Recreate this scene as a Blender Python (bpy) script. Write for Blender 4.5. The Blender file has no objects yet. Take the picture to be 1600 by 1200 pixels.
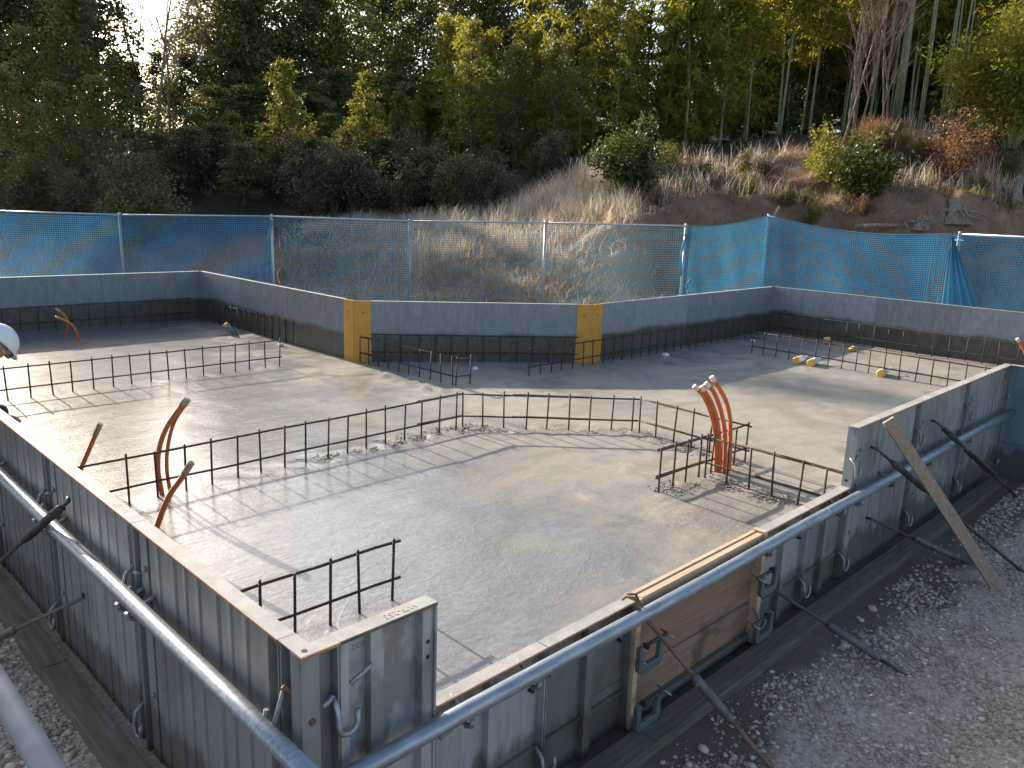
import bpy, bmesh, math, random
import numpy as np
from mathutils import Vector, Matrix

random.seed(7)
rng = np.random.default_rng(7)
scene = bpy.context.scene
col = scene.collection

# ------------------------------------------------------------------ camera, sky, sun, exposure
CAM = Vector((-0.953, -1.696, 2.06))
look = Vector((0.68534, 0.69492, -0.21772)).normalized()
up = Vector((0.12839, 0.17900, 0.97544)).normalized()
right = look.cross(up).normalized()
up = right.cross(look)
cam_data = bpy.data.cameras.new("camera")
cam_data.sensor_width = 36.0
cam_data.lens = 28.826
cam_data.clip_start = 0.05
cam_data.clip_end = 2000
cam_obj = bpy.data.objects.new("camera", cam_data)
cam_obj.matrix_world = Matrix(((right.x, up.x, -look.x, CAM.x), (right.y, up.y, -look.y, CAM.y), (right.z, up.z, -look.z, CAM.z), (0, 0, 0, 1)))
col.objects.link(cam_obj)
scene.camera = cam_obj

SUN_EL, SUN_AZ = math.radians(22.3), math.radians(88.0)       # azimuth from +x
world = bpy.data.worlds.new("World")
scene.world = world
world.use_nodes = True
wn = world.node_tree
wn.nodes.clear()
sky = wn.nodes.new('ShaderNodeTexSky')
sky.sky_type = 'NISHITA'
sky.sun_disc = False
sky.sun_elevation = SUN_EL
sky.sun_rotation = math.pi / 2 - SUN_AZ
sky.air_density = 1.0
sky.dust_density = 2.2
sky.ozone_density = 1.0
bg = wn.nodes.new('ShaderNodeBackground')
bg.inputs['Strength'].default_value = 0.12
wo = wn.nodes.new('ShaderNodeOutputWorld')
wn.links.new(sky.outputs[0], bg.inputs[0])
wn.links.new(bg.outputs[0], wo.inputs[0])

sun_data = bpy.data.lights.new("sun", 'SUN')
sun_data.energy = 5.0
sun_data.angle = math.radians(0.6)
sun_data.color = (1.0, 0.885, 0.73)
sun = bpy.data.objects.new("sun", sun_data)
sdir = Vector((math.cos(SUN_EL) * math.cos(SUN_AZ), math.cos(SUN_EL) * math.sin(SUN_AZ), math.sin(SUN_EL)))
sun.rotation_euler = sdir.to_track_quat('Z', 'Y').to_euler()
sun.location = (0, 30, 20)
col.objects.link(sun)

vs = scene.view_settings
vs.view_transform = 'Standard'
vs.look = 'None'
vs.gamma = 1.0
vs.use_curve_mapping = False
vs.exposure = 1.36
scene.cycles.use_denoising = True
scene.cycles.max_bounces = 8
scene.cycles.transparent_max_bounces = 8

# ------------------------------------------------------------------ helpers
def tag(o, label=None, cat=None, group=None, kind=None):
    if label: o["label"] = label
    if cat: o["category"] = cat
    if group: o["group"] = group
    if kind: o["kind"] = kind
    return o

def empty(name, loc=(0, 0, 0), rz=0.0, label=None, cat=None, group=None):
    o = bpy.data.objects.new(name, None)
    o.empty_display_size = 0.1
    o.location = loc
    o.rotation_euler = (0, 0, rz)
    col.objects.link(o)
    return tag(o, label, cat, group)

def link_mesh(name, me, mat=None, parent=None, loc=None):
    o = bpy.data.objects.new(name, me)
    col.objects.link(o)
    if mat is not None and len(me.materials) == 0:
        me.materials.append(mat)
    if parent is not None: o.parent = parent
    if loc is not None: o.location = loc
    return o

def np_mesh(name, V, F, smooth=False, face_attr=None, vcol=None):
    """V (n,3), F (m,k) arrays"""
    V = np.asarray(V, dtype=np.float32); F = np.asarray(F, dtype=np.int32)
    me = bpy.data.meshes.new(name)
    k = F.shape[1]
    me.vertices.add(len(V)); me.vertices.foreach_set("co", V.ravel())
    me.loops.add(F.size); me.loops.foreach_set("vertex_index", F.ravel())
    me.polygons.add(len(F)); me.polygons.foreach_set("loop_start", np.arange(0, F.size, k, dtype=np.int32))
    try: me.polygons.foreach_set("loop_total", np.full(len(F), k, dtype=np.int32))
    except Exception: pass
    if smooth: me.polygons.foreach_set("use_smooth", np.ones(len(F), dtype=bool))
    me.update(calc_edges=True)
    if face_attr is not None:
        a = me.attributes.new("shade", 'FLOAT', 'FACE'); a.data.foreach_set("value", np.asarray(face_attr, dtype=np.float32))
    if vcol is not None:
        for nm, arr in vcol.items():
            a = me.attributes.new(nm, 'FLOAT', 'POINT'); a.data.foreach_set("value", np.asarray(arr, dtype=np.float32))
    return me

class MB:
    """collects boxes, tubes and plates into one mesh"""
    def __init__(self): self.v = []; self.f = []; self.sm = []
    def poly(self, pts, faces, smooth=False):
        b = len(self.v); self.v += [tuple(p) for p in pts]
        for f in faces: self.f.append([b + i for i in f]); self.sm.append(smooth)
    def box(self, x0, x1, y0, y1, z0, z1):
        p = [(x0, y0, z0), (x1, y0, z0), (x1, y1, z0), (x0, y1, z0), (x0, y0, z1), (x1, y0, z1), (x1, y1, z1), (x0, y1, z1)]
        self.poly(p, [(0, 3, 2, 1), (4, 5, 6, 7), (0, 1, 5, 4), (1, 2, 6, 5), (2, 3, 7, 6), (3, 0, 4, 7)])
        return self
    def tube(self, pts, r, n=8, caps=True):
        pts = [Vector(p) for p in pts]
        rs = r if isinstance(r, (list, tuple)) else [r] * len(pts)
        b = len(self.v)
        t0 = (pts[1] - pts[0]).normalized()
        ref = Vector((0, 0, 1)) if abs(t0.z) < 0.9 else Vector((1, 0, 0))
        u = t0.cross(ref).normalized()
        for i, p in enumerate(pts):
            a = pts[max(i - 1, 0)]; c = pts[min(i + 1, len(pts) - 1)]
            t = (c - a).normalized()
            u = (u - t * u.dot(t)).normalized(); w = t.cross(u)
            for j in range(n):
                an = 2 * math.pi * j / n
                self.v.append(tuple(p + (u * math.cos(an) + w * math.sin(an)) * rs[i]))
        for i in range(len(pts) - 1):
            for j in range(n):
                k = (j + 1) % n
                self.f.append([b + i * n + j, b + i * n + k, b + (i + 1) * n + k, b + (i + 1) * n + j]); self.sm.append(True)
        if caps:
            self.f.append([b + j for j in range(n)][::-1]); self.sm.append(False)
            e = b + (len(pts) - 1) * n
            self.f.append([e + j for j in range(n)]); self.sm.append(False)
        return self
    def bar(self, a, b, w, h, upv=(0, 0, 1)):
        a = Vector(a); b = Vector(b); t = (b - a).normalized(); s = t.cross(Vector(upv)).normalized(); q = s.cross(t)
        P = []
        for c in (a, b):
            for i, j in ((-1, -1), (1, -1), (1, 1), (-1, 1)): P.append(c + s * w / 2 * i + q * h / 2 * j)
        self.poly(P, [(0, 1, 2, 3), (7, 6, 5, 4), (0, 4, 5, 1), (1, 5, 6, 2), (2, 6, 7, 3), (3, 7, 4, 0)])
        return self
    def extrude(self, prof, z0, z1, axis='z'):
        n = len(prof)
        mk = {'z': lambda p, z: (p[0], p[1], z), 'y': lambda p, z: (p[0], z, p[1]), 'x': lambda p, z: (z, p[0], p[1])}[axis]
        P = [mk(p, z0) for p in prof] + [mk(p, z1) for p in prof]
        self.poly(P, [tuple(range(n))[::-1], tuple(range(n, 2 * n))] + [(i, (i + 1) % n, n + (i + 1) % n, n + i) for i in range(n)])
        return self
    def mesh(self, name):
        me = bpy.data.meshes.new(name); me.from_pydata(self.v, [], self.f)
        me.polygons.foreach_set("use_smooth", self.sm); me.update()
        bm = bmesh.new(); bm.from_mesh(me); bmesh.ops.recalc_face_normals(bm, faces=bm.faces); bm.to_mesh(me); bm.free()
        return me
    def build(self, name, mat, parent=None, loc=None, bevel=0.0):
        o = link_mesh(name, self.mesh(name), mat, parent, loc)
        if bevel:
            m = o.modifiers.new("bevel", 'BEVEL'); m.width = bevel; m.segments = 2; m.limit_method = 'ANGLE'; m.angle_limit = math.radians(50)
        return o

def text_part(body, size, mat, parent, mw, name="lettering", depth=0.0004):
    cu = bpy.data.curves.new(name, 'FONT'); cu.body = body; cu.size = size; cu.extrude = depth
    cu.align_x = 'CENTER'; cu.align_y = 'CENTER'
    tmp = bpy.data.objects.new(name, cu); col.objects.link(tmp)
    dg = bpy.context.evaluated_depsgraph_get()
    me = bpy.data.meshes.new_from_object(tmp.evaluated_get(dg))
    bpy.data.objects.remove(tmp)
    o = link_mesh(name, me, None, parent)
    me.materials.clear(); me.materials.append(mat)
    o.matrix_local = mw
    return o

# ------------------------------------------------------------------ materials
class NT:
    def __init__(self, name):
        self.m = bpy.data.materials.new(name); self.m.use_nodes = True
        self.t = self.m.node_tree; self.n = self.t.nodes; self.n.clear()
        self.out = self.n.new('ShaderNodeOutputMaterial')
        self.p = self.n.new('ShaderNodeBsdfPrincipled')
        self.t.links.new(self.p.outputs[0], self.out.inputs[0])
        self.tc = self.n.new('ShaderNodeTexCoord')
    def l(self, a, b): self.t.links.new(a, b)
    def set(self, **k):
        for a, b in k.items():
            nm = {'base': 'Base Color', 'rough': 'Roughness', 'metal': 'Metallic', 'spec': 'Specular IOR Level', 'coat': 'Coat Weight'}[a]
            if hasattr(b, 'is_linked'): self.l(b, self.p.inputs[nm])
            else: self.p.inputs[nm].default_value = (*b, 1) if isinstance(b, tuple) else b
        return self
    def noise(self, scale, detail=4, rough=0.55, vec=None, dist=0.0, stretch=None, coord='Object'):
        nd = self.n.new('ShaderNodeTexNoise'); nd.inputs['Scale'].default_value = scale; nd.inputs['Detail'].default_value = detail
        nd.inputs['Roughness'].default_value = rough; nd.inputs['Distortion'].default_value = dist
        v = vec or self.tc.outputs[coord]
        if stretch:
            mp = self.n.new('ShaderNodeMapping'); mp.inputs['Scale'].default_value = stretch; self.l(v, mp.inputs[0]); v = mp.outputs[0]
        self.l(v, nd.inputs['Vector'])
        return nd.outputs[0]
    def voro(self, scale, feature='F1', vec=None, out=0):
        nd = self.n.new('ShaderNodeTexVoronoi'); nd.feature = feature; nd.inputs['Scale'].default_value = scale
        self.l(vec or self.tc.outputs['Object'], nd.inputs['Vector']); return nd.outputs[out]
    def ramp(self, fac, stops):
        r = self.n.new('ShaderNodeValToRGB'); e = r.color_ramp.elements
        while len(e) < len(stops): e.new(0.5)
        for el, (p, c) in zip(e, stops): el.position = p; el.color = (*c, 1) if isinstance(c, tuple) else (c, c, c, 1)
        self.l(fac, r.inputs[0]); return r.outputs[0]
    def mix(self, fac, a, b, mode='MIX'):
        m = self.n.new('ShaderNodeMix'); m.data_type = 'RGBA'; m.blend_type = mode
        for s, v in ((m.inputs[0], fac), (m.inputs[6], a), (m.inputs[7], b)):
            if hasattr(v, 'is_linked'): self.l(v, s)
            else: s.default_value = (*v, 1) if isinstance(v, tuple) else v
        return m.outputs[2]
    def math(self, op, a, b=0.0, clamp=False):
        m = self.n.new('ShaderNodeMath'); m.operation = op; m.use_clamp = clamp
        for s, v in ((m.inputs[0], a), (m.inputs[1], b)):
            if hasattr(v, 'is_linked'): self.l(v, s)
            else: s.default_value = v
        return m.outputs[0]
    def sep(self, coord='Object'):
        s = self.n.new('ShaderNodeSeparateXYZ'); self.l(self.tc.outputs[coord], s.inputs[0]); return s.outputs
    def attr(self, name):
        a = self.n.new('ShaderNodeAttribute'); a.attribute_name = name; return a.outputs['Fac']
    def rand(self):
        return self.n.new('ShaderNodeObjectInfo').outputs['Random']
    def bump(self, h, strength=0.3, dist=0.01, prev=None):
        b = self.n.new('ShaderNodeBump'); b.inputs['Strength'].default_value = strength; b.inputs['Distance'].default_value = dist
        self.l(h, b.inputs['Height'])
        if prev is not None: self.l(prev, b.inputs['Normal'])
        self.l(b.outputs[0], self.p.inputs['Normal']); return b.outputs[0]

M = {}
def steel_form(name, tint, stain=0.6):
    t = NT(name)
    st = t.noise(6, 5, 0.6, stretch=(6, 6, 0.5), coord='Object')
    pt = t.noise(2.2, 5, 0.6)
    fine = t.noise(60, 3, 0.7, stretch=(1, 1, 0.25))
    c0 = tuple(x * 0.82 for x in tint); c1 = tuple(min(1, x * 1.12) for x in tint)
    c = t.ramp(st, [(0.3, c0), (0.52, tint), (0.75, c1)])
    c = t.mix(t.ramp(t.noise(1.6, 6, 0.6, stretch=(1, 1, 0.6)), [(0.50, 0.0), (0.535, stain)]), c, (0.105, 0.105, 0.092))
    c = t.mix(t.ramp(pt, [(0.58, 0.0), (0.66, stain)]), c, (0.12, 0.105, 0.08))
    scr = t.ramp(fine, [(0.68, 0.0), (0.74, 0.35)])
    c = t.mix(scr, c, (0.42, 0.43, 0.43))
    rv = t.math('MULTIPLY_ADD', t.rand(), 0.35); rv.node.inputs[2].default_value = 0.82
    c = t.mix(1.0, c, rv, 'MULTIPLY')
    z = t.sep()[2]
    low = t.math('ADD', z, t.math('MULTIPLY', t.noise(4, 5, 0.6, stretch=(2.0, 2.0, 0.45)), -0.36))
    mud = t.ramp(low, [(0.0, 1.0), (0.05, 0.0)])
    c = t.mix(t.math('MULTIPLY', mud, 0.7), c, (0.08, 0.07, 0.052))
    t.set(base=c, rough=t.ramp(pt, [(0.3, 0.42), (0.7, 0.62)]), metal=0.25, spec=0.4)
    t.bump(st, 0.15, 0.004)
    return t.m
M['form'] = steel_form('form_steel', (0.255, 0.262, 0.258), 0.35)
M['form_flat'] = steel_form('form_steel_pale', (0.32, 0.332, 0.325), 0.6)
M['form_blue'] = steel_form('form_steel_bluish', (0.17, 0.22, 0.26), 0.3)

def inner_face():
    t = NT('form_inner_face')
    s = t.sep()
    n1 = t.noise(1.7, 4, 0.6, stretch=(1, 1, 1)); n2 = t.noise(14, 4, 0.65, stretch=(1.5, 1, 0.6))
    base = t.ramp(n2, [(0.3, (0.17, 0.18, 0.20)), (0.6, (0.225, 0.237, 0.258)), (0.8, (0.29, 0.30, 0.312))])
    h = t.math('ADD', s[2], t.math('MULTIPLY', n1, 0.16))
    h2 = t.math('ADD', h, t.math('MULTIPLY', t.rand(), -0.03))
    wet = t.ramp(h2, [(0.57, 1.0), (0.63, 0.0)])
    c = t.mix(wet, base, t.ramp(n2, [(0.3, (0.06, 0.056, 0.048)), (0.7, (0.105, 0.097, 0.082))]))
    sp = t.ramp(t.noise(55, 2, 0.5), [(0.68, 0.0), (0.72, 0.55)])
    c = t.mix(t.math('MULTIPLY', sp, wet), c, (0.3, 0.29, 0.27))
    rv = t.math('MULTIPLY_ADD', t.rand(), 0.3); rv.node.inputs[2].default_value = 0.85
    c = t.mix(1.0, c, rv, 'MULTIPLY')
    t.set(base=c, rough=t.ramp(wet, [(0.0, 0.5), (1.0, 0.4)]), spec=0.35, metal=0.1)
    t.bump(n2, 0.1, 0.003)
    return t.m
M['inner'] = inner_face()

def simple(name, c0, c1, scale=8, rough=0.6, metal=0.0, bump=0.1, stretch=None, spec=0.4, detail=4, bdist=0.004):
    t = NT(name); n = t.noise(scale, detail, 0.6, stretch=stretch)
    t.set(base=t.ramp(n, [(0.3, c0), (0.7, c1)]), rough=rough, metal=metal, spec=spec)
    if bump: t.bump(n, bump, bdist)
    return t.m
def rail_mat():
    t = NT('cement_smeared_flange'); n = t.noise(9, 5, 0.65); n2 = t.noise(45, 3, 0.6)
    c = t.ramp(n, [(0.3, (0.22, 0.215, 0.205)), (0.5, (0.31, 0.30, 0.28)), (0.72, (0.39, 0.375, 0.345))])
    c = t.mix(t.ramp(n2, [(0.62, 0.0), (0.7, 0.5)]), c, (0.22, 0.20, 0.17))
    t.set(base=c, rough=0.75, metal=0.0, spec=0.2); t.bump(n2, 0.3, 0.002); return t.m
M['rail'] = rail_mat()
M['rust_edge'] = simple('rusty_edge', (0.30, 0.12, 0.05), (0.42, 0.22, 0.12), 20, 0.7)
M['hook'] = simple('hook_steel', (0.16, 0.16, 0.155), (0.30, 0.30, 0.29), 25, 0.5, 0.5)
def galv():
    t = NT('galvanised_pipe'); n = t.noise(18, 5, 0.6, stretch=(0.5, 4, 4)); n2 = t.noise(70, 3, 0.6)
    c = t.ramp(n, [(0.3, (0.20, 0.225, 0.25)), (0.55, (0.31, 0.34, 0.37)), (0.75, (0.42, 0.45, 0.47))])
    c = t.mix(t.ramp(n2, [(0.66, 0.0), (0.72, 0.6)]), c, (0.13, 0.13, 0.125))
    t.set(base=c, rough=0.38, metal=0.55, spec=0.5); t.bump(n2, 0.08, 0.002); return t.m
M['galv'] = galv()
def rebar_mat():
    t = NT('rusty_rebar'); n = t.noise(20, 4, 0.6, coord='Object')
    s = t.sep()
    w = t.n.new('ShaderNodeTexWave'); w.inputs['Scale'].default_value = 38; w.bands_direction = 'DIAGONAL'; t.l(t.tc.outputs['Object'], w.inputs[0])
    c = t.ramp(n, [(0.35, (0.035, 0.027, 0.022)), (0.55, (0.07, 0.045, 0.03)), (0.75, (0.15, 0.075, 0.04))])
    t.set(base=c, rough=0.65, metal=0.3, spec=0.4); t.bump(w.outputs[1], 0.5, 0.003); return t.m
M['rebar'] = rebar_mat()
def conduit():
    t = NT('orange_conduit'); n = t.noise(15, 3, 0.6)
    w = t.n.new('ShaderNodeTexWave'); w.inputs['Scale'].default_value = 60; w.bands_direction = 'Z'; t.l(t.tc.outputs['Object'], w.inputs[0])
    t.set(base=t.ramp(n, [(0.3, (0.50, 0.115, 0.028)), (0.7, (0.63, 0.17, 0.05))]), rough=0.45, spec=0.4)
    t.bump(w.outputs[1], 0.5, 0.003); return t.m
M['conduit'] = conduit()
M['tape'] = simple('brown_tape', (0.30, 0.20, 0.12), (0.44, 0.33, 0.22), 40, 0.5)
M['paletape'] = simple('cream_tape', (0.62, 0.42, 0.30), (0.72, 0.56, 0.44), 40, 0.5)
M['yellow'] = simple('yellow_painted_steel', (0.47, 0.215, 0.03), (0.56, 0.275, 0.045), 7, 0.5, 0.0, 0.08)
M['cap'] = simple('yellow_plastic', (0.68, 0.40, 0.05), (0.76, 0.48, 0.09), 12, 0.4)
M['pvc'] = simple('grey_pvc', (0.14, 0.15, 0.19), (0.20, 0.21, 0.25), 12, 0.45)
M['wrap'] = simple('white_wrap', (0.55, 0.55, 0.56), (0.72, 0.72, 0.72), 20, 0.6)
def ply():
    t = NT('form_plywood'); n = t.noise(3, 5, 0.6); g = t.noise(12, 4, 0.6, stretch=(0.4, 1, 5))
    c = t.ramp(g, [(0.3, (0.22, 0.13, 0.09)), (0.6, (0.28, 0.175, 0.125)), (0.8, (0.33, 0.215, 0.155))])
    c = t.mix(t.ramp(n, [(0.6, 0.0), (0.66, 0.7)]), c, (0.085, 0.065, 0.045))
    dr = t.noise(9, 3, 0.6, stretch=(5, 1, 0.35)); c = t.mix(t.ramp(dr, [(0.69, 0.0), (0.73, 0.5)]), c, (0.42, 0.37, 0.32))
    t.set(base=c, rough=0.85, spec=0.12); t.bump(g, 0.06, 0.002); return t.m
M['ply'] = ply()
def timber(name, a, b, c_, st=(0.6, 9, 9)):
    t = NT(name); g = t.noise(7, 5, 0.65, stretch=st); n = t.noise(25, 3, 0.6)
    c = t.ramp(g, [(0.3, a), (0.55, b), (0.75, c_)])
    c = t.mix(t.ramp(n, [(0.66, 0.0), (0.72, 0.45)]), c, (0.10, 0.075, 0.05))
    t.set(base=c, rough=0.7, spec=0.25); t.bump(g, 0.2, 0.003); return t.m
M['fresh_wood'] = timber('fresh_timber', (0.40, 0.265, 0.165), (0.50, 0.355, 0.235), (0.58, 0.44, 0.31))
M['grey_wood'] = timber('weathered_timber', (0.20, 0.145, 0.105), (0.29, 0.22, 0.165), (0.37, 0.29, 0.22))
M['plank'] = timber('muddy_plank', (0.075, 0.065, 0.05), (0.12, 0.105, 0.085), (0.20, 0.18, 0.155))
M['plank_y'] = timber('muddy_plank_along', (0.085, 0.075, 0.058), (0.125, 0.11, 0.088), (0.19, 0.172, 0.145), (5, 0.5, 5))
M['dark_steel'] = simple('dark_brace_steel', (0.045, 0.042, 0.04), (0.10, 0.092, 0.085), 16, 0.6, 0.4)
M['brace_grey'] = simple('grey_brace_steel', (0.07, 0.07, 0.066), (0.15, 0.148, 0.14), 16, 0.55, 0.3)
M['brown_steel'] = simple('rusty_brace_steel', (0.11, 0.06, 0.04), (0.22, 0.13, 0.085), 16, 0.6, 0.3)
M['clamp'] = simple('clamp_green_grey', (0.085, 0.105, 0.105), (0.145, 0.17, 0.17), 16, 0.5, 0.3)
M['chrome'] = simple('clamp_screw', (0.22, 0.19, 0.15), (0.40, 0.37, 0.32), 30, 0.4, 0.7)
M['black'] = simple('hole_black', (0.012, 0.012, 0.012), (0.02, 0.02, 0.02), 10, 0.8, 0, 0)
M['ink'] = simple('stamped_letters', (0.11, 0.115, 0.12), (0.14, 0.145, 0.15), 10, 0.7, 0, 0)
M['emboss'] = simple('cast_letters', (0.30, 0.27, 0.23), (0.38, 0.35, 0.30), 30, 0.6, 0, 0)
M['chalk'] = simple('chalk_marks', (0.55, 0.57, 0.58), (0.72, 0.74, 0.74), 60, 0.9, 0, 0)
M['post'] = simple('fence_post_steel', (0.40, 0.41, 0.41), (0.55, 0.56, 0.56), 12, 0.45, 0.4)
M['post_dull'] = simple('dull_grey_tube', (0.16, 0.175, 0.19), (0.24, 0.255, 0.27), 12, 0.6, 0.2)
M['cord'] = simple('pale_blue_cord', (0.35, 0.55, 0.66), (0.5, 0.68, 0.76), 30, 0.6)

def slab_mat():
    t = NT('wet_concrete')
    s = t.sep()
    big = t.noise(0.55, 5, 0.6); mid = t.noise(2.6, 6, 0.62, dist=0.5); fine = t.noise(30, 5, 0.65); gr = t.noise(95, 3, 0.6)
    lap = t.noise(9, 5, 0.6, stretch=(0.55, 1.6, 1), dist=0.8)
    c = t.ramp(mid, [(0.3, (0.225, 0.202, 0.162)), (0.5, (0.29, 0.264, 0.216)), (0.72, (0.345, 0.317, 0.264))])
    c = t.mix(t.ramp(big, [(0.35, 0.35), (0.65, 0.0)]), c, (0.20, 0.195, 0.18))
    rg = t.attr('rough')
    wv_ = t.n.new('ShaderNodeTexWave'); wv_.wave_type = 'RINGS'; wv_.rings_direction = 'Z'; wv_.inputs['Scale'].default_value = 1.15; wv_.inputs['Distortion'].default_value = 5.5; wv_.inputs['Detail'].default_value = 3; wv_.inputs['Detail Scale'].default_value = 0.7
    mpw = t.n.new('ShaderNodeMapping'); mpw.inputs['Location'].default_value = (-3.4, 2.2, 0); t.l(t.tc.outputs['Object'], mpw.inputs[0]); t.l(mpw.outputs[0], wv_.inputs[0])
    arcs = wv_.outputs[1]
    damp = t.ramp(t.noise(0.95, 5, 0.62, dist=0.9), [(0.44, 0.0), (0.56, 1.0)])
    c = t.mix(t.math('MULTIPLY', damp, 0.32), c, (0.165, 0.157, 0.138))
    c = t.mix(t.ramp(t.noise(2.1, 4, 0.6, dist=1.2), [(0.60, 0.0), (0.68, 0.35)]), c, (0.40, 0.365, 0.30))
    c = t.mix(t.math('MULTIPLY', rg, t.ramp(fine, [(0.4, 0.0), (0.7, 0.7)])), c, (0.14, 0.13, 0.115))
    wc = t.n.new('ShaderNodeVectorMath'); wc.operation = 'ADD'
    nv = t.n.new('ShaderNodeTexNoise'); nv.inputs['Scale'].default_value = 0.8; nv.inputs['Detail'].default_value = 3; t.l(t.tc.outputs['Object'], nv.inputs['Vector'])
    sc_ = t.n.new('ShaderNodeVectorMath'); sc_.operation = 'SCALE'; sc_.inputs['Scale'].default_value = 0.9; t.l(nv.outputs['Color'], sc_.inputs[0])
    t.l(t.tc.outputs['Object'], wc.inputs[0]); t.l(sc_.outputs[0], wc.inputs[1])
    cr = t.ramp(t.voro(0.75, 'DISTANCE_TO_EDGE', vec=wc.outputs[0]), [(0.0, 1.0), (0.003, 0.5), (0.006, 0.0)])
    cr = t.math('MULTIPLY', cr, t.ramp(big, [(0.42, 0.0), (0.55, 1.0)]))
    # bleed water lies over the side by the straight side wall, the rest has stiffened
    wv = t.math('ADD', t.math('ADD', t.attr('wet'), t.math('MULTIPLY', damp, 0.16)), t.math('MULTIPLY', t.math('SUBTRACT', mid, 0.5), 1.7))
    r = t.ramp(wv, [(0.0, 0.50), (0.4, 0.42), (0.9, 0.36)])
    cw = t.ramp(wv, [(0.15, 0.0), (0.7, 1.0)])
    t.l(cw, t.p.inputs['Coat Weight']); t.p.inputs['Coat Roughness'].default_value = 0.09; t.p.inputs['Coat IOR'].default_value = 1.5
    c = t.mix(t.math('MULTIPLY', cw, t.ramp(fine, [(0.4, 0.85), (0.62, 0.5)])), c, (0.105, 0.105, 0.107))
    t.set(base=c, rough=r, spec=0.22)
    nb = t.bump(mid, 0.16, 0.03)
    nb = t.bump(arcs, 0.10, 0.02, nb)
    nb = t.bump(lap, 0.22, 0.018, nb)
    hf = t.math('MULTIPLY', t.math('ADD', t.math('MULTIPLY', fine, 0.7), t.math('MULTIPLY', gr, 0.3)), t.math('ADD', 0.75, t.math('MULTIPLY', rg, 1.5)))
    nb = t.bump(hf, 0.55, 0.009, nb)
    nb = t.bump(cr, 0.3, 0.004, nb)
    cb = t.n.new('ShaderNodeBump'); cb.inputs['Strength'].default_value = 0.16; cb.inputs['Distance'].default_value = 0.014; t.l(lap, cb.inputs['Height'])
    cb2 = t.n.new('ShaderNodeBump'); cb2.inputs['Strength'].default_value = 0.22; cb2.inputs['Distance'].default_value = 0.005; t.l(fine, cb2.inputs['Height']); t.l(cb.outputs[0], cb2.inputs['Normal'])
    t.l(cb2.outputs[0], t.p.inputs['Coat Normal'])
    return t.m
M['slab'] = slab_mat()

M['crumb'] = simple('stiff_concrete_crumb', (0.13, 0.12, 0.10), (0.24, 0.225, 0.195), 60, 0.75, 0, 0, spec=0.2)

def ground_mat():
    t = NT('site_ground')
    n = t.noise(1.3, 6, 0.65); f = t.noise(45, 5, 0.7); v = t.voro(70); g2 = t.noise(0.35, 5, 0.6)
    grav = t.ramp(f, [(0.3, (0.23, 0.175, 0.13)), (0.5, (0.37, 0.295, 0.23)), (0.72, (0.54, 0.45, 0.36))])
    soil = t.ramp(n, [(0.3, (0.085, 0.066, 0.05)), (0.7, (0.15, 0.122, 0.096))])
    gmask = t.ramp(t.math('ADD', n, t.math('MULTIPLY', t.attr('gravel'), 0.5)), [(0.62, 0.0), (0.78, 1.0)])
    c = t.mix(gmask, soil, grav)
    red = t.ramp(t.math('ADD', t.math('MULTIPLY', f, 0.5), t.math('MULTIPLY', n, 0.5)), [(0.35, (0.085, 0.048, 0.030)), (0.52, (0.19, 0.115, 0.075)), (0.68, (0.32, 0.22, 0.155))])
    c = t.mix(t.attr('bank'), c, red)
    c = t.mix(t.attr('mound'), c, t.ramp(f, [(0.3, (0.26, 0.20, 0.135)), (0.7, (0.46, 0.38, 0.28))]))
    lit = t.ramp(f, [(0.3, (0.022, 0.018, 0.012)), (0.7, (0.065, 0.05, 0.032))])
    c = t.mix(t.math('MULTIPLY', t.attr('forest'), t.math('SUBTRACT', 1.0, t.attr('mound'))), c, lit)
    t.set(base=c, rough=0.9, spec=0.2)
    nb = t.bump(f, 0.6, 0.012); t.bump(v, 0.35, 0.006, nb)
    return t.m
M['ground'] = ground_mat()
def stone():
    t = NT('gravel_stone'); n = t.noise(30, 3, 0.6)
    sh = t.attr('shade')
    c = t.ramp(sh, [(0.0, (0.21, 0.16, 0.12)), (0.45, (0.37, 0.295, 0.23)), (0.8, (0.54, 0.45, 0.36)), (1.0, (0.68, 0.60, 0.52))])
    t.set(base=c, rough=0.85, spec=0.25); return t.m
M['stone'] = stone()

def leaf_mat(name, dark, mid, light, trans=0.4, rough=0.5, spec=0.3, tint=(1.0, 0.95, 0.55)):
    t = NT(name)
    sh = t.attr('shade'); r = t.rand()
    f = t.math('ADD', t.math('MULTIPLY', sh, 0.75), t.math('MULTIPLY', r, 0.25))
    c = t.ramp(f, [(0.1, dark), (0.5, mid), (0.9, light)])
    t.set(base=c, rough=rough, spec=spec)
    tr = t.n.new('ShaderNodeBsdfTranslucent'); t.l(t.mix(1.0, c, tint, 'MULTIPLY'), tr.inputs[0])
    mx = t.n.new('ShaderNodeMixShader'); mx.inputs[0].default_value = trans
    t.l(t.p.outputs[0], mx.inputs[1]); t.l(tr.outputs[0], mx.inputs[2]); t.l(mx.outputs[0], t.out.inputs[0])
    return t.m
M['leaf_bamboo'] = leaf_mat('bamboo_leaf', (0.13, 0.14, 0.022), (0.25, 0.245, 0.038), (0.38, 0.34, 0.06), 0.6)
M['leaf_bamboo_dark'] = leaf_mat('bamboo_leaf_deep', (0.055, 0.080, 0.022), (0.10, 0.130, 0.035), (0.16, 0.19, 0.05), 0.48)
M['leaf_ever'] = leaf_mat('evergreen_leaf', (0.045, 0.056, 0.022), (0.088, 0.10, 0.038), (0.145, 0.155, 0.06), 0.45)
M['leaf_olive'] = leaf_mat('olive_leaf', (0.08, 0.09, 0.032), (0.145, 0.155, 0.055), (0.23, 0.23, 0.085), 0.5)
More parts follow.
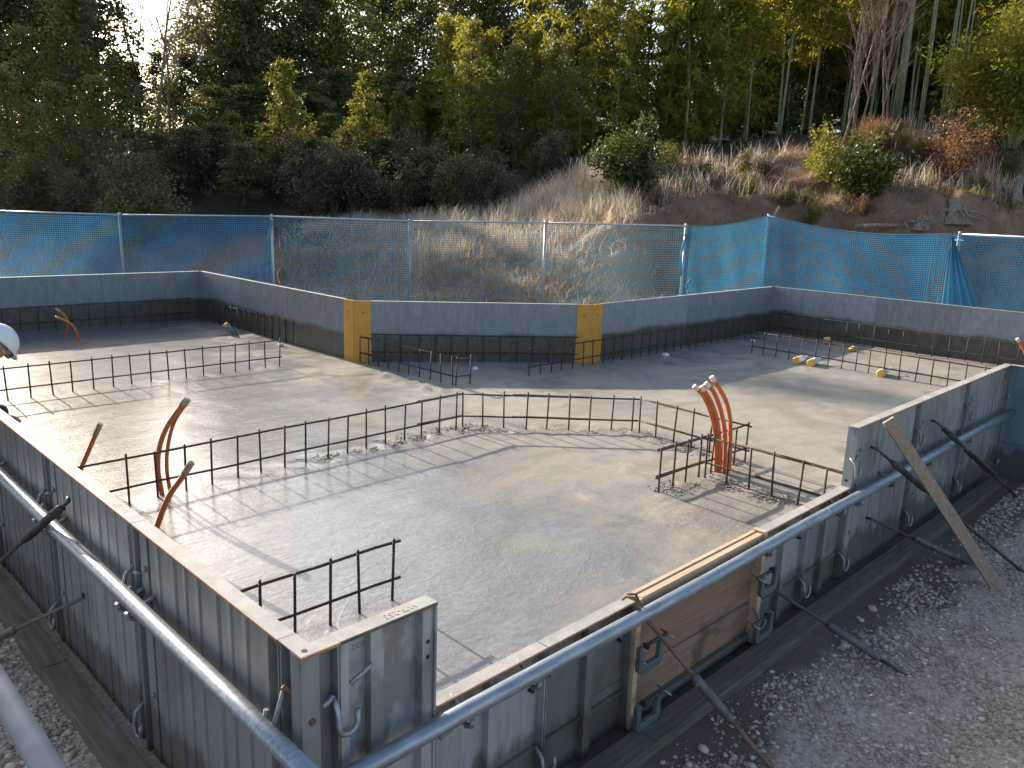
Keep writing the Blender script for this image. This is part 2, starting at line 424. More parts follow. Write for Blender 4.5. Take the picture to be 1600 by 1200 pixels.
M['leaf_yellow'] = leaf_mat('yellow_green_leaf', (0.11, 0.115, 0.025), (0.20, 0.20, 0.045), (0.31, 0.285, 0.07), 0.50)
M['leaf_brush'] = leaf_mat('brown_brush_leaf', (0.07, 0.056, 0.034), (0.13, 0.108, 0.066), (0.21, 0.18, 0.115), 0.42)
M['leaf_rust'] = leaf_mat('rusty_dead_leaf', (0.10, 0.045, 0.022), (0.20, 0.10, 0.052), (0.31, 0.18, 0.10), 0.4, tint=(1.0, 0.9, 0.75))
M['leaf_shrub'] = leaf_mat('glossy_shrub_leaf', (0.045, 0.062, 0.020), (0.095, 0.12, 0.035), (0.22, 0.20, 0.06), 0.42, 0.45, 0.3)
M['straw'] = leaf_mat('dry_straw', (0.44, 0.36, 0.26), (0.66, 0.57, 0.45), (0.82, 0.75, 0.64), 0.5, tint=(1.0, 0.97, 0.92))
M['straw_dull'] = leaf_mat('dull_dead_grass', (0.17, 0.115, 0.062), (0.32, 0.235, 0.14), (0.48, 0.375, 0.24), 0.45, tint=(1.0, 0.95, 0.85))
M['greenblade'] = leaf_mat('green_blade', (0.06, 0.09, 0.018), (0.13, 0.17, 0.035), (0.23, 0.26, 0.07), 0.45)
M['bark'] = simple('tree_bark', (0.045, 0.035, 0.026), (0.12, 0.095, 0.072), 8, 0.9, 0, 0.5, (2, 2, 0.4))
M['bare'] = simple('bare_red_twig', (0.13, 0.085, 0.062), (0.26, 0.185, 0.14), 8, 0.8, 0, 0.2)
M['culm'] = simple('bamboo_culm', (0.13, 0.145, 0.065), (0.26, 0.26, 0.145), 5, 0.45, 0, 0.05, (1, 1, 0.3))
M['driftwood'] = simple('grey_stump_wood', (0.10, 0.075, 0.055), (0.29, 0.24, 0.19), 7, 0.85, 0, 0.6, (3, 3, 0.6), bdist=0.02)
def net_mat(name, c):
    t = NT(name); n = t.noise(0.9, 4, 0.6)
    cc = t.ramp(n, [(0.3, tuple(x * 0.75 for x in c)), (0.7, tuple(min(1, x * 1.2) for x in c))])
    t.set(base=cc, rough=0.5, spec=0.35)
    tr = t.n.new('ShaderNodeBsdfTranslucent'); t.l(cc, tr.inputs[0])
    mx = t.n.new('ShaderNodeMixShader'); mx.inputs[0].default_value = 0.32
    t.l(t.p.outputs[0], mx.inputs[1]); t.l(tr.outputs[0], mx.inputs[2]); t.l(mx.outputs[0], t.out.inputs[0]); return t.m
M['net'] = net_mat('blue_net', (0.055, 0.19, 0.335))
M['net_pale'] = net_mat('blue_green_net', (0.085, 0.22, 0.285))
M['net_deep'] = net_mat('bright_blue_net', (0.085, 0.32, 0.49))

# ------------------------------------------------------------------ terrain (s along the fence, d away from the building site)
TS = np.array([math.cos(math.radians(-40)), math.sin(math.radians(-40))])
TD = np.array([math.sin(math.radians(40)), math.cos(math.radians(40))])
O2 = np.array([CAM.x, CAM.y])
def sd2xy(s, d): 
    return (O2[0] + TS[0] * s + TD[0] * d, O2[1] + TS[1] * s + TD[1] * d)
def smooth(a, b, x):
    t = np.clip((np.asarray(x, dtype=float) - a) / (b - a), 0, 1); return t * t * (3 - 2 * t)
def vnoise(x, y, seed=0):
    """cheap value noise on arrays"""
    x = np.asarray(x, dtype=float); y = np.asarray(y, dtype=float)
    xi = np.floor(x).astype(np.int64); yi = np.floor(y).astype(np.int64); fx = x - xi; fy = y - yi
    fx = fx * fx * (3 - 2 * fx); fy = fy * fy * (3 - 2 * fy)
    def h(a, b):
        n = (a * 374761393 + b * 668265263 + seed * 974634777) & 0xffffffff
        n = ((n ^ (n >> 13)) * 1274126177) & 0xffffffff
        return ((n ^ (n >> 16)) & 0xffff) / 65535.0
    return (h(xi, yi) * (1 - fx) + h(xi + 1, yi) * fx) * (1 - fy) + (h(xi, yi + 1) * (1 - fx) + h(xi + 1, yi + 1) * fx) * fy
def fbm(x, y, o=4, seed=0):
    v = 0; a = 0.5
    for i in range(o): v = v + a * vnoise(x * 2 ** i, y * 2 ** i, seed + i); a *= 0.5
    return v
def terr(s, d):
    s = np.asarray(s, dtype=float); d = np.asarray(d, dtype=float)
    # left: gentle rise to a low wooded slope
    left = 1.2 * smooth(16.5, 22, d) + 1.3 * smooth(22, 30, d)
    # right: graded bank, cut face, plateau
    foot = 17.0 + 0.5 * np.sin(s * 0.7) - 1.6 * smooth(6, 13, s)
    lip = 18.6 + 0.5 * np.sin(s * 0.9 + 1)
    bank = 1.35 * smooth(foot, lip - 0.3, d) + (0.75 + 0.35 * smooth(5, 13, s)) * smooth(lip - 0.25, lip + 0.35, d) + 1.1 * smooth(lip + 0.2, 23.5, d) + 0.9 * smooth(8, 15, s) * smooth(19.5, 24, d)
    k = smooth(1.5, 5.0, s)
    h = left * (1 - k) + bank * k
    wd = 1.6 + 0.95 * np.clip(s + 3.5, 0, 6.5)
    mound = 2.15 * np.clip((s + 4.2) / 7.0, 0, 1) ** 2.0 * (1 - smooth(2.9, 4.7, s)) * np.clip((d - 15.5) / wd + 0.04, 0, 1) * smooth(15.3, 15.9, d) * (1 - smooth(23.5, 27, d))
    h = np.maximum(h, mound) * 0.75 + 0.25 * (h + mound * 0.6)
    hill = 0.6 * smooth(24, 33, d) + 2.0 * smooth(34, 55, d) + 6 * smooth(60, 140, d)
    h = h + hill
    rough = (fbm(s * 0.9, d * 0.9, 4, 3) - 0.47) * 0.55 * smooth(16, 19, d) + (fbm(s * 2.7 + 9, d * 2.7, 4, 8) - 0.44) * (0.18 + 0.5 * smooth(4, 6.5, s) * smooth(16.6, 18, d) * (1 - smooth(19.5, 21, d))) * smooth(15.8, 17, d)
    near = (fbm(s * 1.7, d * 1.7, 3, 5) - 0.44) * 0.03 * (1 - smooth(15, 17, d))
    return h + rough + near
def tz(s, d): return float(terr(np.array([s]), np.array([d]))[0])

def spaced(segs):
    out = []
    for a, b, st in segs: out.append(np.arange(a, b, st))
    return np.concatenate(out)
ss = spaced([(-180, -100, 20), (-100, -36, 4), (-36, -14, 0.6), (-14, 22, 0.2), (22, 44, 0.6), (44, 100, 4), (100, 181, 20)])
ds = spaced([(-120, -60, 20), (-60, -6, 3), (-6, 15, 0.35), (15, 24, 0.13), (24, 48, 0.5), (48, 120, 3), (120, 201, 20)])
Sg, Dg = np.meshgrid(ss, ds)
Zg = terr(Sg, Dg)
X, Y = sd2xy(Sg, Dg)
V = np.stack([X.ravel(), Y.ravel(), Zg.ravel()], 1)
ni, nj = Sg.shape
idx = np.arange(ni * nj).reshape(ni, nj)
F = np.stack([idx[:-1, :-1].ravel(), idx[:-1, 1:].ravel(), idx[1:, 1:].ravel(), idx[1:, :-1].ravel()], 1)
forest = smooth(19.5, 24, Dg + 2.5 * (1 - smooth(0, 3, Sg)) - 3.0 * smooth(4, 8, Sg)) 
bankw = smooth(15.6, 16.8, Dg) * smooth(-1, 4, Sg)
gravel = np.clip(smooth(0.1, 0.5, np.abs(Y + 0.1 - 0.0) - 0.05) , 0, 1)
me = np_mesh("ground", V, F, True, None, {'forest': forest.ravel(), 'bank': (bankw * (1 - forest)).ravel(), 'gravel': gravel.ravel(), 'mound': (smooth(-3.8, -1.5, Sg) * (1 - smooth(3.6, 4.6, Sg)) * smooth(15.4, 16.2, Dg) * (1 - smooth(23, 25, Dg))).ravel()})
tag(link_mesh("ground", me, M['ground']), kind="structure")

# ------------------------------------------------------------------ slab
TOP, LOW, SLAB = 0.91, 0.565, 0.22
K = 0.018
OUT = [(0, 0), (6.45, 6.45 * K), (6.45, -3.0), (10.85, -3.0), (10.83, 4.59), (6.43, 4.52), (4.24, 6.12), (4.24, 10.13), (0, 10.22)]
REB = [((0.25, 3.17), (3.36, 3.24)), ((3.36, 3.24), (4.40, 2.24)), ((4.40, 2.24), (4.38, 1.25)), ((3.36, 1.25), (4.38, 1.25)), ((3.88, 1.25), (3.86, 0.10)),
       ((0.05, 1.18), (1.17, 1.18)), ((0.05, 6.30), (3.38, 6.30)), ((4.05, 9.95), (4.06, 4.25))]
def slab():
    st = 0.045
    xs = np.arange(0, 10.9, st); ys = np.arange(-3.05, 10.3, st)
    XX, YY = np.meshgrid(xs, ys)
    cx = (XX[:-1, :-1] + st / 2).ravel(); cy = (YY[:-1, :-1] + st / 2).ravel()
    inside = np.zeros(len(cx), bool); P = OUT
    mind = np.full(len(cx), 9.0)
    for i in range(len(P)):
        (x0, y0), (x1, y1) = P[i], P[(i + 1) % len(P)]
        c = ((y0 > cy) != (y1 > cy)) & (cx < (x1 - x0) * (cy - y0) / (y1 - y0 + 1e-12) + x0); inside ^= c
        dx, dy = x1 - x0, y1 - y0; tt = np.clip(((cx - x0) * dx + (cy - y0) * dy) / (dx * dx + dy * dy), 0, 1)
        mind = np.minimum(mind, np.hypot(cx - x0 - tt * dx, cy - y0 - tt * dy))
    keep = inside & (mind > 0.034)
    x, y = XX.ravel(), YY.ravel()
    dist = np.full(len(x), 9.0)
    for (x0, y0), (x1, y1) in REB:
        dx, dy = x1 - x0, y1 - y0; tt = np.clip(((x - x0) * dx + (y - y0) * dy) / (dx * dx + dy * dy), 0, 1)
        dist = np.minimum(dist, np.hypot(x - x0 - tt * dx, y - y0 - tt * dy))
    rough = (1 - smooth(0.05, 0.22, dist + 0.15 * (fbm(x * 3, y * 3, 3, 21) - 0.45))) * (0.35 + 0.65 * smooth(1.2, 2.6, x)) * (1 - 0.8 * smooth(5.2, 5.8, y))
    rgb_ = rough.copy()
    rough = np.maximum(rough, 0.8 * smooth(0.56, 0.64, fbm(x * 1.1 + 3, y * 1.1, 4, 31)) * smooth(1.0, 2.0, x) * (1 - smooth(3.0, 4.2, y)))
    wet = np.clip(smooth(4.6, 0.4, x + 0.0) * 0.9 + 0.0, 0, 1)
    wet = np.clip((1 - smooth(0.8, 4.4, x - 0.18 * y + 0.5)) + 0.2 * smooth(4.3, 5.4, x) * smooth(2.6, 3.6, y), 0, 1)
    z = SLAB + (fbm(x * 0.7, y * 0.7, 3, 11) - 0.44) * 0.022 + (fbm(x * 4, y * 2.2, 3, 13) - 0.44) * 0.007 + rgb_ * (fbm(x * 13, y * 13, 2, 17) - 0.36) * 0.06
    n0, n1 = XX.shape
    ii = np.arange(n0 * n1).reshape(n0, n1)
    Fq = np.stack([ii[:-1, :-1].ravel(), ii[:-1, 1:].ravel(), ii[1:, 1:].ravel(), ii[1:, :-1].ravel()], 1)[keep]
    used = np.unique(Fq); mp = np.full(n0 * n1, -1); mp[used] = np.arange(len(used))
    me = np_mesh("concrete_slab", np.stack([x, y, z], 1)[used], mp[Fq], True, None, {'rough': rough[used], 'wet': wet[used]})
    tag(link_mesh("concrete_slab", me, M['slab']), kind="structure")
slab()

# ------------------------------------------------------------------ formwork walls
def corrugated_outer(L, H):
    """folded sheet: ribs standing out of the panel's back, between z 0 and H"""
    prof = [(0.115, 0.036)]
    x = 0.115; i = 0
    widths = [0.085, 0.014, 0.115, 0.020, 0.07, 0.012]
    while x < L - 0.075:
        w = min(widths[i % 6], L - 0.06 - x)
        if i % 2 == 0: prof += [(x + 0.003, 0.0125), (x + w * 0.55, 0.0150), (x + w - 0.006, 0.0125)]
        else: prof += [(x + 0.003, 0.024), (x + w - 0.003, 0.022)]
        x += w; i += 1
    prof += [(x, 0.036)]
    n = len(prof)
    V = [(p[0], p[1], 0.0) for p in prof] + [(p[0], p[1], H) for p in prof]
    Fc = [(j, j + 1, n + j + 1, n + j) for j in range(n - 1)]
    return V, Fc
def hook_pts(x, z, s=1.0, out=-0.022):
    # a U bar hanging round two end flanges
    p = [(x - 0.030 * s, 0.012, z + 0.085), (x - 0.030 * s, out, z + 0.055), (x - 0.030 * s, out - 0.006, z + 0.02)]
    for k in range(0, 7):
        a = math.pi + math.pi * k / 6
        p.append((x + 0.030 * s * math.cos(a), out - 0.008, z + 0.004 + 0.030 * math.sin(a)))
    p += [(x + 0.030 * s, out - 0.004, z + 0.035)]
    return p
def panel(root, x0, L, H, kind, detail=2, mat=None, hooks=True, rails=True, faces=('inner',)):
    """local: x along the wall, y 0 = outer edge, 0.05 = concrete face"""
    mat = mat or (M['form'] if kind == 'corr' else M['form_flat'])
    body = MB()
    g = 0.0025
    body.box(x0 + 0.0002, x0 + L - 0.0002, 0.036, 0.046, 0.0, H - 0.004)
    for fx in (x0 + g, x0 + L - g - 0.006):          # end flanges
        body.box(fx, fx + 0.006, 0.002, 0.036, 0.0, H - 0.004)
    if kind == 'corr' and detail >= 1:
        V_, F_ = corrugated_outer(L, H - 0.004)
        body.poly([(v[0] + x0, v[1], v[2]) for v in V_], F_)
        body.box(x0 + 0.040, x0 + 0.105, 0.010, 0.0155, 0.0, H - 0.004)     # flat edge strip with bolts
        body.box(x0 + 0.070, x0 + 0.076, 0.0155, 0.036, 0.0, H - 0.004)
    elif detail >= 1:
        n = max(2, int(L / 0.19))
        for i in range(1, n):
            cx = x0 + L * i / n
            body.box(cx - 0.022, cx - 0.017, 0.006, 0.036, 0.0, H - 0.004)
            body.box(cx - 0.017, cx + 0.022, 0.006, 0.011, 0.0, H - 0.004)
            body.box(cx + 0.017, cx + 0.022, 0.011, 0.036, 0.0, H - 0.004)
        body.box(x0 + 0.012, x0 + L - 0.012, 0.020, 0.036, 0.30 * H, 0.30 * H + 0.006)
    p = body.build("panel", mat, root)
    inn = MB().box(x0 + 0.003, x0 + L - 0.003, 0.0462, 0.050, 0.0, H - 0.004).build("inner_face", M['inner'], p)
    if rails:
        MB().box(x0 + g * 0.6, x0 + L - g * 0.6, 0.0, 0.052, H - 0.004, H).build("top_rail", M['rail'], p)
        if detail >= 2:
            MB().box(x0 + g, x0 + L - g, -0.002, 0.0005, H - 0.008, H - 0.0005).build("rail_edge", M['rust_edge'], p)
    if detail >= 2:
        for zz in (0.30, 0.62, 0.84):
            if kind == 'corr' and zz * TOP < H - 0.05:
                MB().tube([(x0 + 0.085, 0.012, zz * TOP), (x0 + 0.085, -0.002, zz * TOP)], 0.010, 8).build("bolt", M['hook'], p)
        if kind != 'corr':
            MB().tube([(x0 + L - 0.05, 0.0145, H * 0.72), (x0 + L - 0.05, 0.0335, H * 0.72)], 0.007, 8).build("bolt_hole", M['black'], p)
    if hooks and detail >= 1:
        for hz in (0.655, 0.10):
            if hz < H - 0.1:
                MB().tube(hook_pts(x0, hz), 0.0075, 7).build("hook", M['hook'], p)
        if detail >= 2:
            MB().tube([(x0 + 0.01, -0.004, H * 0.80), (x0 + 0.055, -0.004, H * 0.815)], 0.007, 6).build("wedge_pin", M['hook'], p)
    return p
def wall(name, p0, p1, label, lens, H, kind, detail=1, mat=None, start=0.0, hooks=True, cat="formwork"):
    p0 = Vector((*p0, 0)); p1 = Vector((*p1, 0)); d = p1 - p0
    root = empty(name, p0, math.atan2(d.y, d.x), label, cat, "steel formwork walls round the slab")
    x = start; ps = []
    for L in lens:
        ps.append(panel(root, x, L, H, kind, detail, mat, hooks)); x += L
    return root, ps
def split(total, n): return [total / n] * n

# side wall: runs towards the corner (0,0); measured panel joints 0.12, 1.15, 2.19 ...
LW = 10.22
j = [0.118 + 1.035 * k for k in range(10)] 
lens = [j[k + 1] - j[k] for k in range(len(j) - 1)][::-1]
rootL, psL = wall("steel_formwork", (0, 10.22), (0, 0), "long wall of grey ribbed steel panels with bright top rail beside the wet slab", [LW - j[-1]] + lens, TOP, 'corr', 2)
# stamped mark on the top rail of the second panel from the corner
mt = Matrix.Translation((LW - 1.08 + 0.0, 0.026, TOP + 0.0006)) @ Matrix.Rotation(0, 4, 'Z')
text_part("P1G-25", 0.036, M['emboss'], psL[-2], Matrix.Translation((LW - 1.32, 0.024, TOP + 0.0006)))
# corner angle between side wall and the short return
def corner_piece():
    root = empty("corner_form", (0, 0, 0), 0, "grey steel corner angle joining the long ribbed wall and short full-height panel", "formwork")
    mb = MB()
    mb.box(0.002, 0.118, 0.040, 0.046, 0, TOP - 0.004)
    mb.box(0.040, 0.046, 0.046, 0.116, 0, TOP - 0.004)
    mb.box(0.0, 0.052, -0.001, 0.005, 0, TOP - 0.004); mb.box(-0.001, 0.005, 0.005, 0.052, 0, TOP - 0.004)
    mb.box(0.110, 0.116, 0.004, 0.040, 0, TOP - 0.004); mb.box(0.004, 0.040, 0.110, 0.116, 0, TOP - 0.004)
    c = mb.build("angle", M['form'], root)
    MB().extrude([(0, 0), (0.117, 0), (0.117, 0.052), (0.052, 0.052), (0.052, 0.117), (0, 0.117)], TOP - 0.004, TOP).build("top_rail", M['rail'], c)
    MB().box(-0.001, 0.116, -0.003, -0.0005, TOP - 0.008, TOP - 0.0006).build("rail_edge", M['rust_edge'], c)
    MB().tube([(0.024, 0.024, TOP - 0.002), (0.024, 0.024, TOP + 0.0008)], 0.008, 10).build("bolt_hole", M['black'], c)
    MB().tube([(0.028, 0.001, 0.715), (0.028, -0.006, 0.715)], 0.010, 8).build("bolt", M['brown_steel'], c)
    MB().tube([(-0.012, 0.075, 0.80), (0.012, 0.055, 0.775)], 0.009, 6).build("wedge_pin", M['brown_steel'], c)
    hp = [(-0.004, 0.085, 0.78), (-0.022, 0.088, 0.72), (-0.028, 0.100, 0.675)] + [(-0.028, 0.118 + 0.028 * math.cos(a), 0.665 + 0.026 * math.sin(a)) for a in [math.pi + math.pi * k / 6 for k in range(7)]] + [(-0.024, 0.146, 0.70)]
    MB().tube(hp, 0.008, 7).build("hook", M['hook'], c)
corner_piece()
AZ = math.atan(K)
def fp(x): return (x, x * K)
# short return panel
def return_panel():
    root = empty("formwork_panel", (0.118, 0.118 * K, 0), AZ, "single full-height pale steel panel standing at the corner above the low edge", "formwork")
    L = 0.335; b = MB()
    b.box(0.002, L - 0.002, 0.038, 0.046, 0, TOP - 0.004)
    b.box(0.0, 0.006, 0.0, 0.038, 0, TOP - 0.004); b.box(0.020, 0.026, 0.0, 0.038, 0, TOP - 0.004); b.box(0.006, 0.020, 0.0, 0.005, 0, TOP - 0.004)
    b.box(0.105, 0.110, 0.010, 0.038, 0, TOP - 0.006); b.box(0.110, 0.150, 0.010, 0.015, 0, TOP - 0.006)
    b.box(L - 0.050, L - 0.010, 0.006, 0.011, 0, TOP - 0.006); b.box(L - 0.052, L - 0.047, 0.011, 0.038, 0, TOP - 0.006)
    b.box(L - 0.010, L - 0.002, -0.002, 0.050, 0, TOP - 0.004)
    p = b.build("panel", M['form_flat'], root)
    MB().box(0.002, L - 0.011, 0.0462, 0.05, 0, TOP - 0.004).build("inner_face", M['inner'], p)
    MB().box(0, L, 0.0, 0.055, TOP - 0.004, TOP).build("top_rail", M['rail'], p)
    MB().box(0.001, L - 0.001, -0.0025, -0.0004, TOP - 0.010, TOP - 0.0006).build("rail_edge", M['brace_grey'], p)
    MB().tube(hook_pts(0.012, 0.665, 1.0, -0.010), 0.0085, 8).build("hook", M['galv'], p)
    MB().tube([(-0.062, -0.010, 0.748), (-0.028, -0.006, 0.765)], 0.008, 8).build("wedge_pin", M['galv'], p)
    MB().tube([(0.030, -0.002, 0.775), (0.10, -0.002, 0.805)], 0.007, 8).build("wedge_pin", M['galv'], p)
    for zz in (0.79, 0.74):
        MB().tube([(L - 0.030, 0.0075, zz), (L - 0.030, 0.0050, zz)], 0.007, 10).build("bolt_hole", M['black'], p)
    text_part("CCG", 0.021, M['ink'], p, Matrix.Translation((0.083, 0.0375, 0.850)) @ Matrix.Rotation(math.radians(90), 4, 'X'), depth=0.0003)
    text_part("WP-255", 0.034, M['emboss'], p, Matrix.Translation((0.215, 0.028, TOP + 0.0006)) @ Matrix.Rotation(math.pi, 4, 'Z'))
return_panel()
# low run either side of the plywood
def low_wall(x0, x1, n, label):
    return wall("steel_formwork", fp(x0), fp(x1), label, split(x1 - x0, n), LOW, 'flat', 2, M['form_flat'])
low_wall(0.455, 1.455, 2, "low stained steel form between the corner panel and the plywood board")
low_wall(2.49, 3.455, 2, "low stained steel form between the plywood board and the tall ribbed panels")
# tall right run
rootR, psR = wall("steel_formwork", fp(3.46), fp(6.445), "tall run of ribbed steel panels propped by a sawn wooden board", split(2.985, 3), TOP, 'corr', 2, M['form'])
e = MB().box(-0.006, -0.001, -0.004, 0.052, 0.0, TOP - 0.001).build("end_flange", M['form_flat'], psR[0])
MB().tube([(-0.0062, 0.028, 0.60), (-0.0075, 0.028, 0.60)], 0.008, 10).build("bolt_hole", M['black'], psR[0])
wall("steel_formwork", (6.45, 6.45 * K), (6.45, -3.0), "bluish steel wall turning outward at the end of the ribbed panels", [0.55, 0.62, 0.62, 0.62, 0.70], TOP, 'flat', 1, M['form_blue'])
wall("steel_formwork", (6.45, -3.0), (10.85, -3.0), "steel wall closing the far wing of the slab", split(4.4, 4), TOP, 'flat', 1)
wall("steel_formwork", (10.85, -3.0), (10.83, 4.59), "long steel wall behind the yellow capped pipes", [1.25, 1.2, 1.2, 1.2, 1.1, 1.1, 0.541], TOP, 'flat', 1)
wall("steel_formwork", (10.83, 4.59), (6.60, 4.523), "steel wall from the right yellow corner piece to the wing's corner", [1.2, 1.2, 1.2, 0.63], TOP, 'flat', 1)
cdir = (Vector((4.24, 6.12)) - Vector((6.43, 4.52))).normalized()
q0 = Vector((6.43, 4.52)) + cdir * 0.17; q1 = Vector((4.24, 6.12)) - cdir * 0.17
wall("steel_formwork", q0, q1, "diagonal steel wall between the two yellow corner pieces", split((q1 - q0).length, 2), TOP, 'flat', 1)
wall("steel_formwork", (4.24, 6.29), (4.24, 10.13), "steel wall between the left yellow corner piece and the rear corner", split(3.84, 3), TOP, 'flat', 1)
wall("steel_formwork", (4.24, 10.13), (0, 10.22), "rear steel wall behind the crossed orange conduits", split(4.24, 3), TOP, 'flat', 1)
def yellow_corner(c, a, b, label):
    root = empty("corner_form", (c[0], c[1], 0), 0, label, "formwork")
    c = Vector(c)
    for tip in (a, b):
        d = (Vector(tip) - c).normalized()
        nrm = Vector((d.y, -d.x)) if tip is b else Vector((-d.y, d.x))
        # plate sits on the concrete side of the outline
        ctr = Vector((4.0, 4.0)); nin = Vector((-d.y, d.x))
        if nin.dot(ctr - c) < 0: nin = -nin
        L = 0.168
        P = []
        for q in (-0.024, L):
            for w_ in (0.028, 0.0535): P.append((d.x * q + nin.x * w_, d.y * q + nin.y * w_))
        mb = MB(); mb.extrude([P[0], P[2], P[3], P[1]], 0.0, TOP - 0.001); p = mb.build("plate", M['yellow'], root)
        bx = d * (L * 0.5); mb = MB(); s0 = (bx.x + nin.x * 0.0532, bx.y + nin.y * 0.0532)
        mb.tube([(s0[0], s0[1], TOP - 0.13), (s0[0] + nin.x * 0.002, s0[1] + nin.y * 0.002, TOP - 0.13)], 0.009, 8); mb.build("bolt_hole", M['black'], p)
yellow_corner((4.24, 6.12), (4.24, 6.29), (4.24 - cdir.x * .17, 6.12 - cdir.y * .17), "folded yellow corner plate beside the steel wall near the rear corner")
yellow_corner((6.43, 4.52), (6.43 + cdir.x * .17, 4.52 + cdir.y * .17), (6.60, 4.523), "folded yellow corner plate behind the spaced-out rebar end")

o = empty("corner_form", (6.45, 0.118, 0), 0, "narrow steel corner post where the ribbed panels meet the outward wall", "formwork")
MB().box(-0.0035, 0.053, 0.0, 0.053, 0.0, TOP - 0.002).build("post", M['form_flat'], o)

# plywood infill with battens
def plywood():
    x0, x1 = 1.46, 2.485; L = x1 - x0
    root = empty("plywood_board", (*fp(x0), 0), AZ, "brown stained plywood sheet with pale battens filling a gap in the steel form", "plywood")
    MB().box(0.032, L - 0.032, 0.030, 0.046, 0.0, LOW - 0.006).build("plywood_sheet", M['ply'], root)
    MB().box(0.032, L - 0.032, 0.0465, 0.0505, 0.0, LOW - 0.008).build("inner_face", M['inner'], root)
    MB().box(0.034, L - 0.034, -0.006, 0.0295, LOW - 0.036, LOW + 0.004).build("top_batten", M['fresh_wood'], root, bevel=0.002)
    MB().box(0.03, L - 0.03, 0.0305, 0.0495, LOW - 0.005, LOW + 0.008).build("top_strip", M['fresh_wood'], root, bevel=0.0015)
    MB().box(0.0, 0.031, -0.012, 0.050, 0.0, LOW + 0.004).build("end_batten", M['fresh_wood'], root, bevel=0.002)
    MB().box(L - 0.031, L, -0.014, 0.050, 0.0, LOW + 0.014).build("end_batten", M['fresh_wood'], root, bevel=0.002)
    MB().box(0.055, L - 0.06, 0.002, 0.0295, 0.02, 0.06).build("bottom_batten", M['plank'], root, bevel=0.002)
    MB().box(0.15, 0.18, -0.008, 0.0, LOW - 0.035, LOW + 0.0035)
plywood()

# ------------------------------------------------------------------ scaffold tubes tied along the forms
def clip(root, p, axis, wallv):
    """bent strap under the tube, back to the form"""
    a = Vector(axis); w = Vector(wallv); p = Vector(p)
    pts = [p + w * 0.075 + Vector((0, 0, 0.02)), p + w * 0.035 + Vector((0, 0, 0.0)), p + w * 0.02 - Vector((0, 0, 0.036)), p - Vector((0, 0, 0.047)), p - w * 0.024 - Vector((0, 0, 0.036)), p - w * 0.030 - Vector((0, 0, 0.012))]
    m = MB().tube(pts, 0.009, 7)
    return m.build("clip", M['hook'], root)
def scaffold_tube(a, b, label, clips, wallv, joints=()):
    root = empty("scaffold_tube", a, 0, label, "pipe", "scaffold tubes tied along the forms")
    A = Vector(a); B = Vector(b); d = (B - A)
    n = 14
    pts = [d * (i / n) + Vector((0, 0, 0.004 * math.sin(i * 1.3))) for i in range(n + 1)]
    MB().tube(pts, 0.0275, 20).build("tube", M['galv'], root)
    for t in joints:
        c = d * t; e = d.normalized()
        MB().tube([c, c + e * 0.006], 0.0283, 20).build("joint_ring", M['brown_steel'], root)
    for t in clips: clip(root, d * t, d.normalized(), wallv)
    return root
rt = scaffold_tube((0.10, -0.052, 0.540), (6.42, 0.052, 0.535), "long galvanised scaffold tube clipped across the low form and tall ribbed panels", [0.068, 0.115, 0.365, 0.49, 0.525, 0.60, 0.70, 0.83], (0, 1, 0), (0.408,))
scaffold_tube((-0.052, -0.35, 0.665), (-0.052, 9.6, 0.66), "long galvanised scaffold tube clipped along the ribbed wall by the muddy plank", [0.137, 0.146, 0.232, 0.246, 0.33, 0.44, 0.55, 0.66, 0.8], (1, 0, 0))
# chalk scribble on the right tube
ch2 = MB()
for k in range(4):
    xx = 2.80 + k * 0.026
    pts = []
    for a in range(7):
        an = math.radians(95 - a * 13); pts.append((xx + 0.010 * math.sin(a * 1.05), -0.0276 * math.sin(math.radians(60 - a * 11 + 20)) - 0.0 * an, 0.0276 * math.cos(math.radians(60 - a * 11 + 20))))
    ch2.tube(pts, 0.0026, 5)
ch2.tube([(2.915, -0.0278 * math.sin(math.radians(a)), 0.0278 * math.cos(math.radians(a))) if False else (2.905 + (80 - a) * 0.0004, -0.0278 * math.sin(math.radians(a)), 0.0278 * math.cos(math.radians(a))) for a in range(80, 9, -10)], 0.0026, 5)
o = ch2.build("chalk_mark", M['chalk'], rt); o.location = (0, 0.0455, 0.0)
o.rotation_euler = (0, 0, AZ * 0.9)
o.location = (0.0, 0.0, -0.002)

# guard rail by the camera corner
def rail():
    root = empty("guard_rail", (-0.62, 0.2, 0), 0, "plain galvanised guard rail standing outside the ribbed wall", "railing")
    MB().tube([(0, -1.7, 1.02), (0, 1.5, 0.985)], 0.026, 20).build("rail_tube", M['post_dull'], root)
    for y in (-1.6, 1.4): MB().tube([(0, y, -0.02), (0, y, 1.0)], 0.024, 16).build("post", M['galv'], root)
rail()

# planks on the ground along the forms
o = empty("muddy_plank", (-0.105, 0.0, 0), 0, "muddy plank lying along the foot of the long ribbed wall", "plank")
for y0, y1 in ((-0.2, 1.9), (1.905, 4.6), (4.606, 9.5)):
    p = MB().box(-0.05 + random.uniform(-.004, .004), 0.052, y0, y1, -0.01, 0.055).build("board", M['plank_y'], o, bevel=0.004)
o = empty("muddy_plank", (0, 0, 0), AZ, "dark muddy plank lying along the foot of the low form", "plank")
for x0, x1 in ((0.2, 1.43), (1.435, 3.3), (3.306, 6.2)):
    MB().box(x0, x1, -0.165 + random.uniform(-.006, .006), -0.055, -0.01, 0.05 + random.uniform(-.004, .002)).build("board", M['plank'], o, bevel=0.004)

